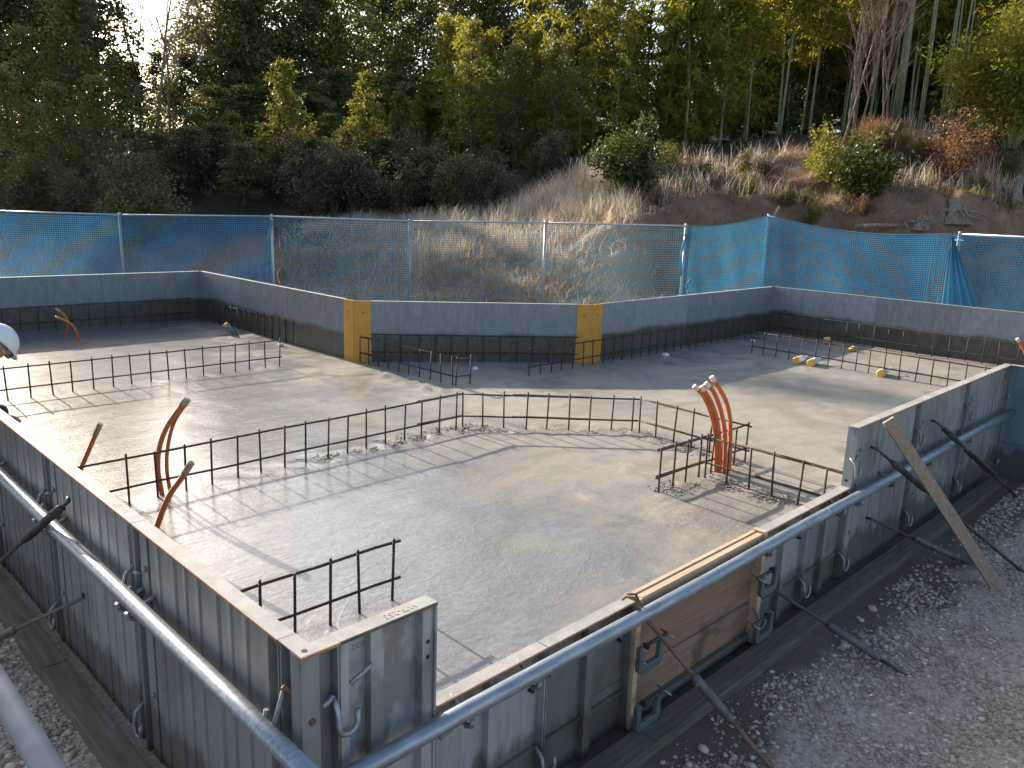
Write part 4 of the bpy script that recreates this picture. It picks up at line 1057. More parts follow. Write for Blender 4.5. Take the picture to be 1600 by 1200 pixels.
# ------------------------------------------------------------------ gravel (nobody could count it)
ICO = None
def stones(n, xr, yr, smin, smax, name, label, seed, zfun=None, keep=None):
    r = np.random.default_rng(seed)
    t = (1 + 5 ** 0.5) / 2
    base = np.array([(-1, t, 0), (1, t, 0), (-1, -t, 0), (1, -t, 0), (0, -1, t), (0, 1, t), (0, -1, -t), (0, 1, -t), (t, 0, -1), (t, 0, 1), (-t, 0, -1), (-t, 0, 1)]) / math.hypot(1, t)
    tri = np.array([(0, 11, 5), (0, 5, 1), (0, 1, 7), (0, 7, 10), (0, 10, 11), (1, 5, 9), (5, 11, 4), (11, 10, 2), (10, 7, 6), (7, 1, 8), (3, 9, 4), (3, 4, 2), (3, 2, 6), (3, 6, 8), (3, 8, 9), (4, 9, 5), (2, 4, 11), (6, 2, 10), (8, 6, 7), (9, 8, 1)])
    x = r.uniform(*xr, n); y = r.uniform(*yr, n)
    k = keep(x, y, r) if keep else np.ones(n, bool)
    x, y = x[k], y[k]; n = len(x)
    sz = smin + (smax - smin) * r.random(n) ** 5
    sc = np.stack([sz * r.uniform(.7, 1.3, n), sz * r.uniform(.7, 1.3, n), sz * r.uniform(.45, .8, n)], 1)
    jit = 1 + r.uniform(-.28, .28, (n, 12, 1))
    P = base[None] * jit
    a = r.uniform(0, 6.28, n); ca, sa = np.cos(a), np.sin(a)
    P = P * sc[:, None]
    Q = P.copy(); Q[..., 0] = P[..., 0] * ca[:, None] - P[..., 1] * sa[:, None]; Q[..., 1] = P[..., 0] * sa[:, None] + P[..., 1] * ca[:, None]
    d = (x - O2[0]) * TD[0] + (y - O2[1]) * TD[1]; s = (x - O2[0]) * TS[0] + (y - O2[1]) * TS[1]
    Q += np.stack([x, y, terr(s, d) + sz * 0.15], 1)[:, None]
    Fq = (tri[None] + (np.arange(n) * 12)[:, None, None]).reshape(-1, 3)
    sh = np.repeat(np.clip(r.beta(2.2, 3.2, n), 0, 1), 20)
    me = np_mesh(name, Q.reshape(-1, 3), Fq, False, sh)
    o = link_mesh(name, me, M['stone']); tag(o, label, "gravel", kind="stuff")
def keep_r(x, y, r):
    dn_ = -(y - K * x); f = fbm(x * 2.2, y * 2.2, 3, 41)
    return r.random(len(x)) < np.clip(smooth(0.22, 0.42, dn_ + (f - 0.44) * 0.6) * (0.35 + smooth(0.35, 0.5, f)), 0.008, 1)
stones(52000, (1.2, 7.0), (-1.5, -0.14), 0.004, 0.016, "gravel", "crushed grey-brown gravel beside the low form", 3, keep=keep_r)
stones(24000, (-1.3, -0.14), (0.6, 5.0), 0.005, 0.019, "gravel", "dark stony rubble beside the long ribbed wall's plank", 4)
stones(110, (1.0, 6.5), (-0.5, -0.18), 0.012, 0.03, "gravel", "scattered pale stones on the dark soil strip", 5)

# crumbs of stiff concrete heaped along the bars
def crumbs():
    r = np.random.default_rng(77); xs = []; ys = []
    for (x0, y0), (x1, y1) in REB[:6]:
        L = math.hypot(x1 - x0, y1 - y0); n = int(L * 900)
        t_ = r.random(n); w_ = r.normal(0, 0.055, n); dx, dy = (x1 - x0) / L, (y1 - y0) / L
        xs.append(x0 + (x1 - x0) * t_ - dy * w_); ys.append(y0 + (y1 - y0) * t_ + dx * w_)
    xs = np.concatenate(xs); ys = np.concatenate(ys)
    k = (xs > 1.25) & (ys > 0.2) & (fbm(xs * 2.3, ys * 2.3, 3, 91) > 0.36); xs, ys = xs[k], ys[k]
    n = len(xs); t = (1 + 5 ** 0.5) / 2
    base = np.array([(-1, t, 0), (1, t, 0), (-1, -t, 0), (1, -t, 0), (0, -1, t), (0, 1, t), (0, -1, -t), (0, 1, -t), (t, 0, -1), (t, 0, 1), (-t, 0, -1), (-t, 0, 1)]) / math.hypot(1, t)
    tri = np.array([(0, 11, 5), (0, 5, 1), (0, 1, 7), (0, 7, 10), (0, 10, 11), (1, 5, 9), (5, 11, 4), (11, 10, 2), (10, 7, 6), (7, 1, 8), (3, 9, 4), (3, 4, 2), (3, 2, 6), (3, 6, 8), (3, 8, 9), (4, 9, 5), (2, 4, 11), (6, 2, 10), (8, 6, 7), (9, 8, 1)])
    sz = 0.003 + 0.007 * r.random(n) ** 2
    P = base[None] * (1 + r.uniform(-.3, .3, (n, 12, 1))) * np.stack([sz * r.uniform(.8, 1.7, n), sz * r.uniform(.8, 1.7, n), sz * .45], 1)[:, None]
    P += np.stack([xs, ys, np.full(n, SLAB + 0.001)], 1)[:, None]
    me = np_mesh("concrete_crumbs", P.reshape(-1, 3), (tri[None] + (np.arange(n) * 12)[:, None, None]).reshape(-1, 3), True)
    tag(link_mesh("concrete_crumbs", me, M['crumb']), "rough crumbs of wet concrete heaped along the rebar", "concrete", kind="stuff")
crumbs()

# ------------------------------------------------------------------ vegetation builders
def leaf_geo(P, D, W, L, wd):
    """diamond leaves: P base, D direction, W side vector"""
    L = L[:, None]; wd = wd[:, None]
    a = P; b = P + D * L * 0.45 + W * wd; c = P + D * L; d = P + D * L * 0.45 - W * wd
    n = len(P)
    V = np.stack([a, b, c, d], 1).reshape(-1, 3)
    F = np.arange(n * 4).reshape(n, 4)
    return V, F
def unit(v): return v / (np.linalg.norm(v, axis=1, keepdims=True) + 1e-9)
def leaves_around(C, spread, per, L, W, droop, r, flat=0.6):
    n = len(C) * per
    P = np.repeat(C, per, 0) + r.normal(0, 1, (n, 3)) * np.array(spread)
    D = unit(r.normal(0, 1, (n, 3)) * np.array([1, 1, flat]) + np.array([0, 0, -droop]))
    S = unit(np.cross(D, r.normal(0, 1, (n, 3)) + np.array([0, 0, 1.2])))
    V, F = leaf_geo(P, D, S, L * r.uniform(.6, 1.25, n), W * r.uniform(.7, 1.2, n) / 2)
    cl = np.repeat(r.uniform(0, 1, len(C)), per)
    sh = np.clip(0.55 * cl + 0.45 * r.random(n), 0, 1)
    return V, F, sh
def crown_bamboo(seed, h=9.5, lean=0.9, t=0.26):
    r = np.random.default_rng(seed)
    az = r.uniform(0, 6.28)
    def culm(t):   # t 0..1
        k = t ** 3 * lean
        return np.array([math.cos(az) * k, math.sin(az) * k, h * (t - 0.05 * t ** 4)])
    C = []; sticks = MB()
    path = [tuple(culm(t)) for t in np.linspace(0, 1, 16)]
    trunk = MB().tube(path, list(np.linspace(0.05, 0.008, 16)), 8)
    t0 = t
    while t < 1.0:
        base = culm(t)
        env = 1.25 * math.sin(math.pi * min(1, (t - t0 + 0.12) / (1.14 - t0))) ** 0.6 + 0.12
        for k in range(3 if t > 0.4 else 2):
            if r.random() < 0.2: continue
            a = r.uniform(0, 6.28); ln = env * r.uniform(0.45, 1.05)
            tip = base + np.array([math.cos(a) * ln, math.sin(a) * ln, 0.25 * ln - 0.35 * ln * ln])
            mid = base * 0.5 + tip * 0.5 + np.array([0, 0, 0.18 * ln])
            trunk.tube([tuple(base), tuple(mid), tuple(tip)], [0.010, 0.006, 0.003], 4, False)
            for q in np.linspace(0.35, 1.0, 4):
                C.append((base * (1 - q) ** 2 + 2 * q * (1 - q) * mid + q * q * tip))
        t += 0.028
    C = np.array(C)
    V, F, sh = leaves_around(C, (0.11, 0.11, 0.08), 12, 0.27, 0.07, 0.75, r)
    return trunk.mesh("culm"), np_mesh("foliage", V, F, False, sh)
def crown_broad(seed, h=8, w=2.0, base=0.25, clumps=90, per=60, L=0.12, W=0.07, spread=0.28, top=0.9, trunk_r=0.13, droop=0.25):
    r = np.random.default_rng(seed)
    trunk = MB(); pts = [(r.normal(0, .05) * i, r.normal(0, .05) * i, h * i / 7 * top) for i in range(8)]
    trunk.tube(pts, list(np.linspace(trunk_r, 0.02, 8)), 8)
    C = []
    for i in range(clumps):
        u = r.random() ** 0.8; z = h * (base + (1 - base) * u)
        env = w * (math.sin(math.pi * min(1, 0.16 + 0.84 * (1 - abs(u - 0.35) / 0.72)) / 2) ** 1.4) * (1 - 0.55 * u ** 3)
        a = r.uniform(0, 6.28); q = env * (0.35 + 0.65 * r.random() ** 0.5) * (0.75 + 0.4 * math.sin(a * 3 + seed + u * 5))
        c = np.array([math.cos(a) * q, math.sin(a) * q, z]); C.append(c)
        if i % 2 == 0:
            zb = max(h * 0.1, z - q * 0.7); j_ = min(6, int(zb / (h * top) * 7)); bp = pts[j_]
            m = (0.5 * (bp[0] + c[0]), 0.5 * (bp[1] + c[1]), 0.5 * (zb + z) + 0.1 * q)
            trunk.tube([(bp[0], bp[1], zb), m, tuple(c)], [trunk_r * 0.32, trunk_r * 0.2, 0.006], 5, False)
    V, F, sh = leaves_around(np.array(C), (spread, spread, spread * 0.62), per, L, W, droop, r)
    return trunk.mesh("trunk"), np_mesh("crown", V, F, False, sh)
def crown_cone(seed, h=4, w=0.9, per=26, L=0.12, W=0.05, tiers=20, trunk_r=0.045, base=0.1, spread=0.10):
    r = np.random.default_rng(seed); trunk = MB()
    pts = [(r.normal(0, .015) * i, r.normal(0, .015) * i, h * i / 7) for i in range(8)]
    trunk.tube(pts, list(np.linspace(trunk_r, 0.006, 8)), 7)
    C = []
    for i in range(tiers):
        u = i / tiers; z = h * (base + (1 - base) * u)
        for k in range(6 if u < 0.7 else 4):
            if r.random() < 0.15: continue
            a = r.uniform(0, 6.28); ln = w * (1 - u) ** 0.8 * r.uniform(.5, 1.1) + 0.06
            tip = np.array([math.cos(a) * ln, math.sin(a) * ln, z + ln * r.uniform(0.1, 0.5)])
            b = np.array([pts[min(7, int(z / h * 7))][0], pts[min(7, int(z / h * 7))][1], z])
            trunk.tube([tuple(b), tuple(tip)], [0.010, 0.003], 4, False)
            for q in (0.45, 0.7, 0.9, 1.05): C.append(b * (1 - q) + tip * q)
    V, F, sh = leaves_around(np.array(C), (spread, spread, spread * 0.8), per, L, W, 0.15, r)
    return trunk.mesh("trunk"), np_mesh("crown", V, F, False, sh)
def crown_shrub(seed, h=1.7, w=0.85, stems=12, per=24, L=0.085, W=0.045, clumps=8, spread=0.09):
    r = np.random.default_rng(seed); st = MB(); C = []
    for i in range(stems):
        a = r.uniform(0, 6.28); q = w * r.random() ** 0.6; hh = h * r.uniform(.55, 1.05) * (1 - 0.35 * (q / w) ** 2)
        tip = np.array([math.cos(a) * q, math.sin(a) * q, hh]); m = tip * np.array([.45, .45, .55])
        st.tube([(tip[0] * .08, tip[1] * .08, -0.1), tuple(m), tuple(tip)], [0.016, 0.011, 0.004], 5, False)
        for k in range(clumps):
            t = r.uniform(0.35, 1.02); base_ = np.array([0, 0, 0]); 
            C.append((1 - t) ** 2 * base_ + 2 * t * (1 - t) * m + t * t * tip + r.normal(0, 0.13, 3) * np.array([1, 1, .7]) * w)
    V, F, sh = leaves_around(np.array(C), (spread,) * 3, per, L, W, 0.05, r)
    return st.mesh("stems"), np_mesh("foliage", V, F, False, sh)
def bare_tree(seed, h=6, spread=0.5, lv=4, r0=0.04, nb=5):
    r = np.random.default_rng(seed); mb = MB()
    def grow(p, d, ln, rad, lev):
        n = 4; q = p.copy(); pts = [tuple(q)]; dd = d.copy()
        for i in range(n):
            dd = dd + r.normal(0, 0.09, 3); dd /= np.linalg.norm(dd); q = q + dd * ln / n; pts.append(tuple(q))
        mb.tube(pts, list(np.linspace(rad, rad * 0.45, n + 1)), 5 if lev else 7, False)
        if lev >= lv: return
        for k in range(nb):
            t = r.uniform(0.3, 1.0); b = np.array(pts[int(t * n)])
            nd = dd + r.normal(0, spread, 3); nd[2] = abs(nd[2]) * 0.7 + 0.35; nd /= np.linalg.norm(nd)
            grow(b, nd, ln * r.uniform(.38, .6), rad * 0.45, lev + 1)
    grow(np.zeros(3), np.array([r.normal(0, .1), r.normal(0, .1), 1.0]), h * 0.62, r0, 0)
    return mb.mesh("branches")

def plant(name, parts, s, d, label, cat, group=None, sc=1.0, rz=None, sz=None, dz=-0.1, tilt=0.0):
    x, y = sd2xy(s, d)
    o = empty(name, (x, y, tz(s, d) + dz), random.uniform(0, 6.28) if rz is None else rz, label, cat, group)
    o.scale = (sc, sc, sz or sc)
    if tilt: o.rotation_euler = (random.uniform(-tilt, tilt), random.uniform(-tilt, tilt), o.rotation_euler[2])
    for nm, me, mat in parts:
        if len(me.materials) == 0: me.materials.append(mat)
        p = bpy.data.objects.new(nm, me); col.objects.link(p); p.parent = o
    return o

# --- how tall a tree may stand here so that the low sun still reaches slab, mound and bank
def clear_top(s, d):
    x, y = sd2xy(s, d); x0 = x - 0.035 * (y - 6)
    tn = 0.355; k = s / d
    if x0 < 4.6: t = 0.5 + tn * (y - 8.6)
    elif x0 < 10.9: t = 0.5 + tn * (y - 3.6)
    elif x0 < 15.0: t = 0.9 + tn * (y - 9.4)
    elif x0 < 19.5: t = 2.4 + tn * (y - 8.4)
    elif x0 < 24: t = 3.0 + tn * (y - 6.0)
    else: t = 30
    if -0.385 < k < -0.295: t = min(t, 2.06 + 0.15 * d)
    if -0.37 < k < -0.02 and d < 36.5: t = min(t, 2.9 + 0.48 * (d - 27))
    return t
def fit(s, d, h, sc):
    return max(0.3, min(sc, (clear_top(s, d) - tz(s, d)) / h))
# --- bamboo grove
BAM = [crown_bamboo(100 + i, 7.4 + 0.4 * (i % 3), 0.5 + 0.35 * (i % 4), 0.10) for i in range(6)]
BAMD = [crown_bamboo(120 + i, 7.8, 0.5 + 0.3 * i, 0.08) for i in range(3)]
BAMC = [crown_bamboo(130 + i, 8.4, 0.5 + 0.3 * i, 0.42) for i in range(3)]
LB = {0: "yellow-green leafy bamboo in the front rank of the grove", 1: "deep green bamboo in the middle of the grove", 2: "dark bamboo at the back of the grove", 3: "bamboo with a bare lower culm at the grove's open edge"}
GB = {0: "front rank of the bamboo grove", 1: "middle of the bamboo grove", 2: "back of the bamboo grove", 3: "open edge of the bamboo grove"}
def bamboo(s, d, rank, sc=1.0, tilt=0.05):
    if rank == 3: c_, f_ = BAMC[random.randrange(3)]; mat = M['leaf_bamboo']
    elif rank == 0: c_, f_ = BAM[random.randrange(6)]; mat = M['leaf_bamboo']
    else: c_, f_ = BAMD[random.randrange(3)]; mat = M['leaf_bamboo_dark']
    plant("bamboo", (("culm", c_, M['culm']), ("foliage", f_, mat)), s, d, LB[rank], "bamboo", GB[rank], fit(s, d, 7.8, sc), None, None, -0.15, tilt)
for rank, (d0, d1, s0k, s1k, step) in enumerate(((33.0, 34.9, -0.08, 0.80, 1.15), (36.4, 40.0, -0.16, 0.82, 1.15), (41.5, 46.0, -0.18, 0.84, 1.7))):
    dd = d0
    while dd <= d1:
        s_ = dd * s0k + random.uniform(0, .6)
        while s_ < dd * s1k:
            rk = rank
            if rank == 0 and s_ / dd > 0.36: rk = 3
            if rank == 1 and s_ / dd > 0.40 and random.random() < .5: rk = 3
            bamboo(s_ + random.uniform(-.35, .35), dd + random.uniform(-.5, .5), rk, random.uniform(*((0.8, 1.4), (0.4, 0.58), (0.45, 0.58))[rank]) * (1.7 if rank and s_ / dd > 0.33 else 1.0))
            s_ += step * random.uniform(0.75, 1.4)
        dd += (1.7, 1.6, 2.4)[rank]

# --- woodland on the other side
EV = [crown_broad(200 + i, 9.0, 2.6, 0.05, 110, 60, 0.22, 0.12, 0.30) for i in range(3)]
EVL = [(a_, b_.copy()) for a_, b_ in EV]
PN = [crown_broad(230 + i, 9.0, 1.9, 0.35, 40, 90, 0.22, 0.06, 0.33, 0.95, 0.12) for i in range(2)]
OL = [crown_broad(260 + i, 6.2, 1.9, 0.05, 85, 55, 0.16, 0.085, 0.22, trunk_r=0.08) for i in range(3)]
def ever(s, d, sc, label="dark evergreen tree in the shaded wood beyond the blue nets", group="dark evergreens in the wood"):
    c_, f_ = EV[random.randrange(3)]
    k = fit(s, d, 9.0, sc)
    if -0.285 < s / d < 0.0: c_, f_ = EVL[random.randrange(3)]
    plant("evergreen_tree", (("trunk", c_, M['bark']), ("crown", f_, M['leaf_olive'] if -0.285 < s / d < 0.0 else M['leaf_ever'])), s, d, label, "tree", group, max(k, 0.75 * sc), None, k)
def olive(s, d, sc, label="mid-height olive green tree at the edge of the wood"):
    c_, f_ = OL[random.randrange(3)]
    k = fit(s, d, 6.2, sc)
    z_ = s / d
    if d > 37: label, g_ = "tall olive green tree at the back of the wood between pines and bamboo", "olive trees at the back of the wood"
    elif z_ < -0.385: label, g_ = "olive green tree in the shade on the far side of the sky gap", "olive trees beyond the sky gap"
    elif z_ < -0.28: label, g_ = "low olive green tree standing below the gap of sky", "olive trees below the sky gap"
    elif z_ < -0.01: label, g_ = "olive green tree behind the yellow-green young trees", "olive trees behind the young trees"
    else: label, g_ = "small olive green tree between the straw mound and bamboo", "olive trees behind the mound"
    plant("leafy_tree", (("trunk", c_, M['bark']), ("crown", f_, M['leaf_olive'])), s, d, label, "tree", g_, max(k, 0.7 * sc), None, k)
for k, d, sc in ((-0.56, 32.4, 1.18), (-0.52, 31.3, 1.18), (-0.48, 32.9, 1.25), (-0.44, 31.3, 1.12), (-0.40, 33.5, 1.06), (-0.60, 35.6, 1.34), (-0.53, 36.7, 1.34), (-0.475, 37.8, 1.29), (-0.43, 37.8, 1.12),
                 (-0.27, 32.4, 1.01), (-0.235, 33.5, 1.10), (-0.20, 34.6, 1.23), (-0.17, 32.9, 1.23), (-0.13, 35.6, 1.29), (-0.10, 34.0, 1.06), (-0.25, 37.8, 1.18), (-0.36, 35.6, 0.69), (-0.33, 38.9, 0.74), (-0.30, 36.7, 0.74), (-0.06, 35.6, 1.29), (-0.15, 40.0, 1.34), (-0.22, 42.1, 1.23)):
    ever(k * d, d, sc)
for i in range(16):
    k = 0.34 + 0.028 * i; d = random.uniform(40, 43); ever(k * d, d, random.uniform(0.9, 1.15), "dark evergreen closing the view behind the bare culms", "dark evergreens behind the culms")
for i in range(22):
    k = -0.28 + 0.021 * i; d = random.uniform(38.5, 44); (ever if i % 3 == 0 else olive)(k * d, d, random.uniform(0.85, 1.1) * (1 if i % 3 == 0 else 1.4))
kk = -0.62
while kk < 0.86:
    d = random.uniform(49, 54); sc = random.uniform(0.6, 0.78)
    if -0.39 < kk < -0.27: sc *= 0.55
    ever(kk * d, d, sc, "dark evergreen closing the view at the back of the wood", "dark evergreens at the back of the wood"); kk += random.uniform(0.03, 0.05)
for k, d, sc in ((-0.52, 26, 0.8), (-0.47, 25, 0.75), (-0.42, 26, 0.9), (-0.375, 25.5, 0.8), (-0.335, 26, 0.98), (-0.30, 27, 1.1), (-0.265, 27.5, 1.2), (-0.24, 25.0, 0.8), (-0.21, 27.5, 1.1), (-0.16, 26.5, 0.9), (-0.12, 27.5, 1.1), (-0.075, 26, 0.85), (-0.03, 25.5, 0.85),
                 (-0.50, 22.5, 0.6), (-0.445, 22, 0.55), (-0.40, 22.5, 0.6), (-0.35, 22, 0.65), (-0.29, 29.5, 0.805), (-0.25, 29, 0.69), (-0.14, 29.5, 0.69), (0.03, 30, 0.8), (0.075, 30.5, 0.69), (0.12, 30, 0.7), (-0.05, 29.5, 0.6325)):
    olive(k * d, d, sc)
c_, f_ = PN[0]
plant("pine_tree", (("trunk", c_, M['bark']), ("crown", f_, M['leaf_olive'])), -0.262 * 38, 38, "open-crowned tall pine beside the gap of sky", "tree", None, 1.02)
c_, f_ = PN[1]
plant("pine_tree", (("trunk", c_, M['bark']), ("crown", f_, M['leaf_ever'])), -0.415 * 28, 28, "dark pine with hanging boughs on the shaded side of the sky gap", "tree", None, 0.95)
for i, (k, d) in enumerate(((-0.335, 33), (-0.315, 35), (-0.36, 36))):
    plant("bare_tree", (("branches", bare_tree(300 + i, 10.5, 0.55, 4, 0.06, 5), M['bare']),), k * d, d, "leafless tree with fine twigs against the gap of sky", "tree", "leafless trees in the sky gap", 1.0)

# --- saplings and bushes just behind the fence
CN = [crown_cone(320 + i, 4.0, 1.15, 13, 0.17, 0.065, 15, spread=0.09) for i in range(2)]
plant("young_tree", (("trunk", CN[0][0], M['bark']), ("crown", CN[0][1], M['leaf_yellow'])), -0.192 * 27, 27, "pointed yellow-green young tree behind the slit in the net", "tree", None, 1.0)
plant("young_tree", (("trunk", CN[1][0], M['bark']), ("crown", CN[1][1], M['leaf_yellow'])), -0.098 * 27, 27, "airy yellow-green young tree beside a round bush", "tree", None, 0.9)
m1 = crown_cone(330, 5.0, 0.75, 11, 0.16, 0.06, 18, 0.03, 0.25, 0.08)
plant("young_tree", (("trunk", m1[0], M['bark']), ("crown", m1[1], M['leaf_yellow'])), 0.022 * 29, 29, "tall thin young tree standing before the bamboo", "tree", None, 1.06)
m1 = crown_cone(331, 3.6, 0.6, 11, 0.15, 0.06, 15, 0.025, 0.2, 0.08)
plant("young_tree", (("trunk", m1[0], M['bark']), ("crown", m1[1], M['leaf_olive'])), -0.058 * 28, 28, "slim olive young tree rising behind the round bush", "tree", None, 0.9)
SH = [crown_shrub(340 + i, 1.9, 0.95, 16, 26) for i in range(4)]
SHB = []
for a_, b_ in SH[:3]:
    g_ = b_.copy(); SHB.append((a_, g_))
SHO = []
for a_, b_ in SH[1:4]:
    g_ = b_.copy(); SHO.append((a_, g_))
def shrub(s, d, sc, mat, set_, name, label, group=None, sz=None):
    a_, b_ = set_[random.randrange(len(set_))]
    plant(name, (("stems", a_, M['bark']), ("foliage", b_, M[mat])), s, d, label, "shrub", group, sc, None, sz)
shrub(-0.035 * 26, 26, 1.25, 'leaf_olive', SHO, "round_bush", "rounded olive bush between two young trees behind the net", None, 1.15)
for i in range(46):      # tangled brush along the wood's edge
    k = random.uniform(-0.54, 0.13); d = random.uniform(19.2, 22.5)
    if k > -0.33: d = random.uniform(24.0, 27.5)
    if i % 3: shrub(k * d, d, random.uniform(0.7, 1.15), 'leaf_brush', SHB, "brush_shrub", "brown tangled brush at the foot of the wood behind the nets", "brown brush behind the nets")
    else: shrub(k * d, d, random.uniform(0.6, 1.05), 'leaf_olive', SHO, "brush_shrub", "small olive green brush at the foot of the wood behind the nets", "olive brush behind the nets")
# --- shrubs on the bank
SHK = {}
G1 = crown_shrub(361, 1.8, 1.05, 24, 34, 0.11, 0.06); G2 = crown_shrub(362, 2.0, 0.95, 22, 34, 0.13, 0.065); G3 = crown_shrub(363, 1.8, 0.85, 22, 18, 0.085, 0.045); G4 = crown_shrub(364, 1.5, 0.8, 18, 26, 0.09, 0.045)
def one(g, s, d, mat, name, label, sc=1.0, sz=None, dz=-0.1):
    g[1].materials.clear()
    plant(name, (("stems", g[0], M['bark']), ("foliage", g[1], M[mat])), s, d, label, "shrub", None, sc, None, sz, dz)
for i in range(34):
    s_ = random.uniform(4.6, 16.5); d_3 = random.uniform(18.6, 23.2)
    kind_ = ('leaf_yellow', 'leaf_olive', 'leaf_brush', 'leaf_rust', 'leaf_brush')[i % 5]
    a_, b_ = SH[i % 4]; g_ = SHK.setdefault((i % 4, kind_), b_.copy()); g_.materials.clear(); g_.materials.append(M[kind_])
    lb_ = {'leaf_yellow': "knee-high yellow-green weed clump on the red bank", 'leaf_olive': "knee-high olive weed clump on the red bank", 'leaf_brush': "knee-high dry brown weed clump on the red bank", 'leaf_rust': "knee-high rust-leaved sprout on the red bank"}[kind_]
    plant("weed_clump", (("stems", a_, M['bark']), ("foliage", g_, M[kind_])), s_, d_3, lb_, "shrub", lb_.replace("clump", "clumps").replace("sprout", "sprouts"), random.uniform(0.22, 0.45), None, None, -0.05)
one(G1, 4.35, 20.2, 'leaf_shrub', "glossy_shrub", "dense glossy green shrub at the top of the straw mound", 1.0, 1.05)
one(G2, 9.75, 19.4, 'leaf_shrub', "glossy_shrub", "large dark glossy shrub on the bank's cut edge", 0.95, 0.95, -0.25)
one(G4, 9.6, 20.6, 'leaf_yellow', "bank_shrub", "yellowish shrub just behind the dark glossy shrub", 1.0, 1.1)
one(G3, 12.4, 20.2, 'leaf_rust', "dead_shrub", "rust-coloured dead-leaved shrub on the bank", 1.0, 1.0)
for i, (s, d, sc) in enumerate(((5.6, 21.5, .5), (7.0, 21.0, .4), (8.2, 21.6, .45), (11.2, 21.8, .55), (13.5, 22.0, .6), (14.5, 21.0, .5), (6.2, 19.4, .35), (7.9, 19.3, .35), (15.2, 22.5, .7), (8.6, 19.8, .3))):
    shrub(s, d, sc, 'leaf_olive' if i % 2 else 'leaf_brush', SHO if i % 2 else SHB, "bank_shrub", "low scrubby plant on the red bank" if i % 2 else "low brown scrub on the red bank", "low green scrub on the bank" if i % 2 else "low brown scrub on the bank")
# bushy bamboo leaning in at the right end
BB = crown_shrub(370, 3.2, 1.9, 30, 60, 0.16, 0.035, 14, 0.16)
plant("bamboo_bush", (("stems", BB[0], M['culm']), ("foliage", BB[1], M['leaf_bamboo'])), 14.9, 21.8, "bright leafy bamboo bush overhanging the bank's end", "shrub", None, 1.05, None, 1.15, 0.3)
BB2 = crown_shrub(371, 3.0, 1.7, 26, 60, 0.16, 0.035, 14, 0.16)
plant("bamboo_bush", (("stems", BB2[0], M['culm']), ("foliage", BB2[1], M['leaf_bamboo'])), 17.0, 23.0, "leafy bamboo bush further along the bank", "shrub", None, 1.1, None, 1.3, 0.2)
# bare reddish stems in front of the culms
for i, (s, d, h_) in enumerate(((11.0, 23.4, 7.5), (11.5, 23.8, 8.5), (12.1, 23.2, 6.5), (12.6, 24.0, 8.0), (11.9, 24.4, 9.0))):
    plant("bare_tree", (("branches", bare_tree(380 + i, h_, 0.30, 3, 0.035, 6), M['bare']),), s, d, "thin leafless reddish tree before the bamboo culms", "tree", "thin leafless trees on the bank", 1.0)
# standing culms seen at the grove's open edge
for i in range(18):
    d_2 = random.uniform(29.0, 32.5); s_ = d_2 * random.uniform(0.515, 0.62); hh = random.uniform(8, 10.5); ln = random.uniform(-.5, .5)
    me = MB().tube([(0, 0, -.2), (ln * .1, 0, hh * .4), (ln * .4, 0.05, hh * .75), (ln, .1, hh)], [0.034, 0.032, 0.024, 0.010], 8).mesh("culm")
    plant("bamboo_culm", (("culm", me, M['culm']),), s_, d_2, "bare upright bamboo culm at the grove's open edge", "bamboo", "bare culms at the grove's edge", 1.0)

# --- grasses
def blades(n, fs, fd, h0, h1, w, name, mat, label, seed, bend=0.5, keep=None, clump=1, lay=0.0):
    r = np.random.default_rng(seed)
    s = r.uniform(*fs, n); d = r.uniform(*fd, n)
    if clump > 1:
        s = np.repeat(s[:n // clump], clump) + r.normal(0, .10, (n // clump) * clump); d = np.repeat(d[:n // clump], clump) + r.normal(0, .10, (n // clump) * clump); n = len(s)
    if keep is not None:
        k = keep(s, d, r); s, d = s[k], d[k]; n = len(s)
    x, y = sd2xy(s, d); z = terr(s, d) - 0.03
    h = h0 + (h1 - h0) * r.random(n); a = r.uniform(0, 6.28, n); bd = bend * r.uniform(.3, 1.3, n) * h
    dx, dy = np.cos(a), np.sin(a); px, py = -dy, dx
    if lay: h_eff = h * (1 - lay * r.random(n))
    else: h_eff = h
    rows = []
    for t, wt in ((0, 1.0), (0.5, 0.8), (1.0, 0.12)):
        cx = x + dx * bd * t ** 2; cy = y + dy * bd * t ** 2; cz = z + h_eff * (t - 0.25 * t * t * bend)
        rows.append(np.stack([cx - px * w * wt / 2, cy - py * w * wt / 2, cz], 1)); rows.append(np.stack([cx + px * w * wt / 2, cy + py * w * wt / 2, cz], 1))
    V = np.stack(rows, 1).reshape(-1, 3)
    b = (np.arange(n) * 6)[:, None]
    F = np.concatenate([b + np.array([[0, 1, 3, 2]]), b + np.array([[2, 3, 5, 4]])], 0)
    sh = np.clip(r.normal(0.5, 0.22, n), 0, 1); sh = np.concatenate([sh, sh])
    me = np_mesh(name, V, F, False, sh)
    return tag(link_mesh(name, me, M[mat]), label, "grass", kind="stuff")
def on_mound(s, d, r):
    c = smooth(-4.6, -2.5, s) * (1 - smooth(3.4, 4.8, s)) * smooth(15.3, 16.2, d)
    return r.random(len(s)) < np.clip(c * 1.6 - 0.12, 0, 1) * (0.25 + smooth(0.34, 0.5, fbm(s * 1.5, d * 1.5, 3, 95)))
blades(60000, (-4.8, 5.0), (15.5, 24), 0.15, 0.55, 0.013, "dry_grass", 'straw', "pale straw grass covering the mound behind the nets", 51, 1.15, on_mound, 14, 0.7)
blades(7000, (-1.0, 4.4), (18.0, 23.5), 0.35, 0.8, 0.008, "dry_grass", 'straw', "tall feathery straw stalks on the mound's crest", 52, 0.6, on_mound, 5)
